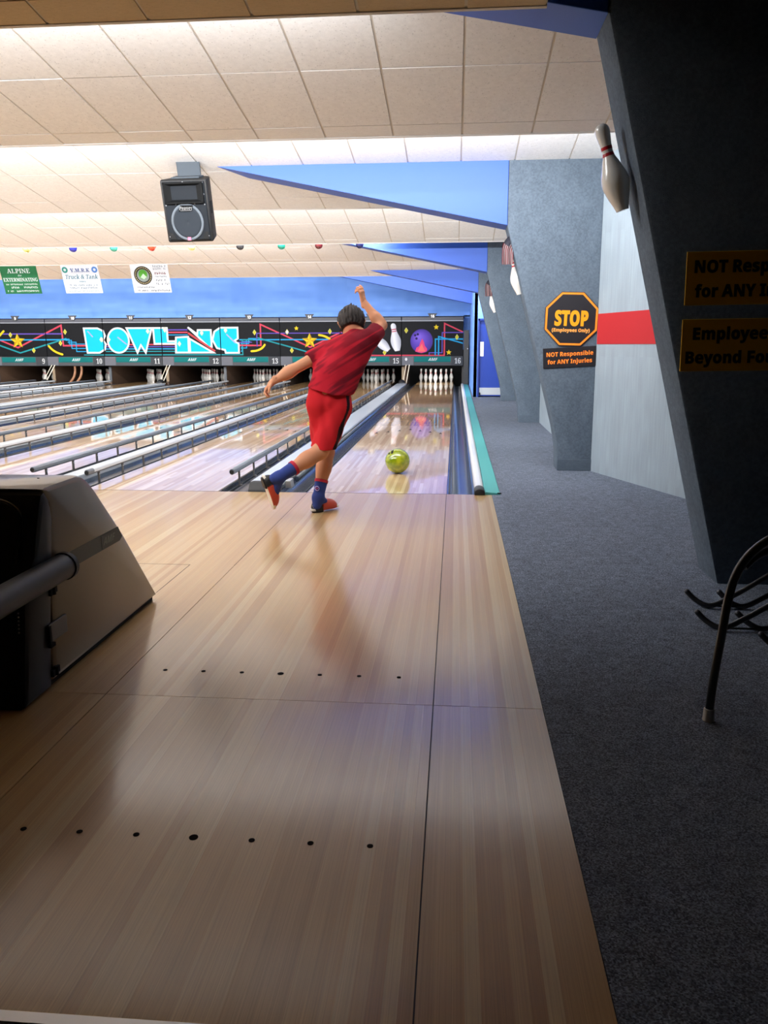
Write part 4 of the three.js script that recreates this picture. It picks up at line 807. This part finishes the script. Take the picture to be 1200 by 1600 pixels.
  const shirtCaps = [cap([-0.24, 0.77, 0.71], [-0.225, 0.92, 0.655], 0.108, 0.104), cap(hemA, [-0.22, 1.02, 0.575], 0.088, 0.088), cap(hemB, [-0.07, 1.06, 0.545], 0.086, 0.092), cap([-0.23, 0.9, 0.655], [-0.14, 1.05, 0.56], 0.1, 0.112), cap([-0.215, 1.055, 0.555], [-0.045, 1.115, 0.52], 0.082), cap([-0.09, 1.13, 0.485], [-0.085, 1.15, 0.47], 0.066, 0.06)];
  const slL = mix(J.shL, J.elL, 0.62), slR = mix(J.shR, J.elR, 0.62), shirtArm = [cap(J.shL, slL, 0.064, 0.062), cap(J.shR, slR, 0.066, 0.062)];
  const torsoF = field(shirtCaps, 0.05), armLF = field([shirtArm[0]]), armRF = field([shirtArm[1]]);
  const hemP = plane([-0.233, 0.8, 0.76], [-0.2, -0.97, -0.12]), neckP = plane([-0.083, 1.17, 0.462], [0.1, 0.75, -0.65]), cutL = plane(mix(J.shL, J.elL, 0.5), J.elL.map((v, i) => v - J.shL[i])), cutR = plane(mix(J.shR, J.elR, 0.5), J.elR.map((v, i) => v - J.shR[i]));
  const fold = (x, y, z) => 0.0045 * Math.sin((x * 0.75 + y * 1.0 + z * 0.3) * 62 + 2.2 * vnoise(x * 9 + 30, y * 9 + 30)) * vnoise(x * 7 + 11, y * 7 + z * 5 + 11) + 0.006 * (vnoise(x * 16 + 60, y * 16 + z * 8 + 60) - 0.5);
  const shirtF = (x, y, z) => smin(smin(Math.max(torsoF(x, y, z), hemP(x, y, z), neckP(x, y, z)), Math.max(armLF(x, y, z), cutL(x, y, z)), 0.035), Math.max(armRF(x, y, z), cutR(x, y, z)), 0.035) + fold(x, y, z);
  const redA = new THREE.Color('#a81c2b'), redB = new THREE.Color('#2c0f1a'), tmp = new THREE.Color();
  const shirtInk = (x, y, z) => { const u = (x * 0.55 - y * 0.83) * 46, s = vnoise(u * 0.75 + 200, (x + y * 0.6 + z) * 7 + 200), b = vnoise(u * 2.1 + 90, (x * 0.8 + y + z) * 13 + 90); let k = Math.max(0, Math.min(1, (s * 0.62 + b * 0.5 - 0.5) * 6)); k *= 0.35 + 0.65 * vnoise(x * 5 + 70, y * 5 + z * 4 + 70); tmp.copy(redA).lerp(redB, k); return [tmp.r, tmp.g, tmp.b]; };
  part('shirt', surfaceNets(shirtF, [-0.5, 0.7, 0.24], [0.16, 1.26, 0.86], 0.0052, shirtInk), std('#ffffff', 0.85, { vertexColors: true, sheen: 0.3, sheenColor: new THREE.Color('#ff8080'), sheenRoughness: 0.6, specularIntensity: 0.2 }), t);
  // shorts
  const shortCaps = [cap([-0.292, 0.82, 0.69], [-0.297, 0.72, 0.7], 0.084, 0.092), cap([-0.178, 0.8, 0.685], [-0.188, 0.7, 0.69], 0.08, 0.09), cap([-0.298, 0.72, 0.7], [-0.288, 0.42, 0.645], 0.09, 0.078), cap([-0.188, 0.7, 0.69], [-0.28, 0.42, 0.77], 0.09, 0.08), cap([-0.25, 0.73, 0.74], [-0.22, 0.76, 0.74], 0.05)];
  const hemS = plane([-0.29, 0.452, 0.7], [-0.14, -1, -0.12]), waistP = plane([-0.235, 0.862, 0.68], [0.15, 1, -0.25]), sf = field(shortCaps, 0.03);
  const sFold = (x, y, z) => 0.0035 * Math.sin(Math.atan2(x + 0.24, z - 0.69) * 9 + y * 14) * Math.max(0, Math.min(1, (0.8 - y) * 4)) + 0.005 * (vnoise(x * 13 + 40, y * 9 + z * 9 + 40) - 0.5);
  const crease = field([cap([-0.256, 0.84, 0.8], [-0.262, 0.6, 0.81], 0.003)], 0.001);
  const redS = new THREE.Color('#bb1f27'), blk = new THREE.Color('#17131a');
  part('shorts', surfaceNets((x, y, z) => Math.max(sf(x, y, z) + sFold(x, y, z) + 0.007 * Math.exp(-((crease(x, y, z) / 0.016) ** 2)), hemS(x, y, z), waistP(x, y, z), -1), [-0.42, 0.4, 0.5], [-0.05, 0.93, 0.92], 0.0052, (x, y, z) => {
    const cx = -0.183 + Math.min(0, (y - 0.7) * 0.26), w = Math.abs((z - 0.745) - (0.7 - y) * 0.13 ) < 0.012 + Math.max(0, 0.64 - y) * 0.09; const c = x > cx + 0.045 && w ? blk : redS; return [c.r, c.g, c.b]; }), std('#ffffff', 0.8, { vertexColors: true, sheen: 0.2, sheenColor: new THREE.Color('#ff8080'), specularIntensity: 0.25 }), t);
  // socks
  const sockM = std('#2a3f86', 0.9), cuffM = std('#b3243a', 0.9);
  const sock = (top, ank, toe, heel, r0) => {
    const ax = ank.map((v, i) => v - top[i]), f = field([cap(mix(top, ank, -0.3), ank, r0 + 0.004, 0.037), cap(ank, toe, 0.036, 0.028), cap(ank, heel, 0.036, 0.03)], 0.02), p = plane(top, ax.map((v) => -v));
    const sk = part('sock', surfaceNets((x, y, z) => Math.max(f(x, y, z), p(x, y, z)), [0, 1, 2].map((i) => Math.min(top[i], ank[i], toe[i], heel[i]) - 0.07), [0, 1, 2].map((i) => Math.max(top[i], ank[i], toe[i], heel[i]) + 0.07), 0.004), sockM, t);
    part('cuff', rod(mix(top, ank, -0.02), mix(top, ank, 0.14), r0 + 0.0062, r0 + 0.0052, 28), cuffM, sk); return sk;
  };
  const s1 = sock(mix(J.kneeL, J.ankL, 0.62), J.ankL, [-0.285, 0.045, 0.662], [-0.328, 0.05, 0.748], 0.0405);
  const em = part('emblem', new THREE.TorusGeometry(0.0145, 0.0026, 8, 24), std('#c9b6e6', 0.8), s1, [-0.322, 0.168, 0.7665], [0.1, -0.12, 0]); part('emblem_mark', prism([[-0.006, -0.005], [0.008, 0], [-0.006, 0.006]], 0.003), std('#d8506a', 0.8), s1, [-0.322, 0.168, 0.7645]);
  sock(mix(J.kneeR, J.ankR, 0.62), J.ankR, [-0.566, 0.16, 0.976], [-0.56, 0.27, 1.0], 0.0425);
  // bowling shoes: toe along local +x, sole at local y = 0
  const outline = (k) => { const p = []; for (let i = 0; i < 40; i++) { const a = (i / 40) * Math.PI * 2, c = Math.cos(a), s = Math.sin(a); const x = c * 0.112, wd = 0.033 + 0.008 * Math.max(0, c) - 0.004 * Math.exp(-(((x + 0.02) / 0.03) ** 2)); p.push([x * k, Math.sign(s) * Math.pow(Math.abs(s), 0.75) * wd * k]); } return p; };
  const soleG = toCreasedNormals(prism(outline(1.07), 0.017, 0.003).rotateX(-Math.PI / 2), 0.6), heelG = prism(outline(0.97).filter(([x]) => x < -0.03), 0.012, 0.002).rotateX(-Math.PI / 2);
  const upperF = (x, y, z) => { const toe = ellip([0.045, 0.018, 0], [0.066, 0.05, 0.04])(x, y, z), mid = ellip([-0.01, 0.026, 0], [0.06, 0.05, 0.036])(x, y, z), heel = ellip([-0.062, 0.03, 0], [0.046, 0.056, 0.034])(x, y, z); let d = smin(smin(toe, mid, 0.04), heel, 0.03); return Math.max(d, 0.012 - y, y - (x < -0.01 ? 0.074 : 1)); };
  const upperG = surfaceNets((x, y, z) => Math.max(upperF(x, y, z), -0.045 - x + 0.004 * 0), [-0.13, 0.0, -0.06], [0.13, 0.1, 0.06], 0.0035);
  const counterG = surfaceNets((x, y, z) => Math.max(upperF(x, y, z) - 0.0015, x + 0.052 + 0.3 * (y - 0.04)), [-0.13, 0.0, -0.06], [0.0, 0.1, 0.06], 0.0035);
  const shoeRed = std('#c4452c', 0.45), soleW = std('#ece6da', 0.5), heelB = std('#1a1a1d', 0.5);
  const shoe = (pos, x, up) => {
    const s = part('shoe', upperG, shoeRed, t); const X = V(...x).normalize(), Y = V(...up).addScaledVector(X, -V(...up).dot(X)).normalize(), Z = new THREE.Vector3().crossVectors(X, Y);
    s.quaternion.setFromRotationMatrix(new THREE.Matrix4().makeBasis(X, Y, Z)); s.position.set(...pos);
    part('sole', soleG, soleW, s, [0, 0.011, 0]).scale.y = 0.95; part('heel', heelG, heelB, s, [0, 0, 0]); part('heel_counter', counterG, heelB, s);
    for (let i = 0; i < 4; i++) part('lace', rod([0.012 + i * 0.013, 0.068 - i * 0.0055, -0.018], [0.014 + i * 0.013, 0.068 - i * 0.0055, 0.018], 0.0022), soleW, s);
    return s;
  };
  const lead = shoe([-0.29, 0.0008, 0.672], [0.62, 0, -0.78], [0, 1, 0]);
  part('size_number', faceUV(new THREE.BoxGeometry(0.02, 0.026, 0.001), 0, 1, 0, 1), signFace(64, 80, (g, W, Hh) => { g.fillStyle = '#1a1a1d'; g.fillRect(0, 0, W, Hh); g.font = 'bold 72px sans-serif'; g.textAlign = 'center'; g.fillStyle = '#e8e8e8'; g.fillText('2', W / 2, 66); }), lead, [-0.109, 0.042, 0.004], [0, -Math.PI / 2, 0]);
  shoe([-0.612, 0.175, 1.0], [0.24, -0.95, -0.18], [0.8, 0.25, -0.5]);
}

scene.traverse((o) => { if (o.isMesh) o.castShadow = o.receiveShadow = true; });
renderer.render(scene, camera);
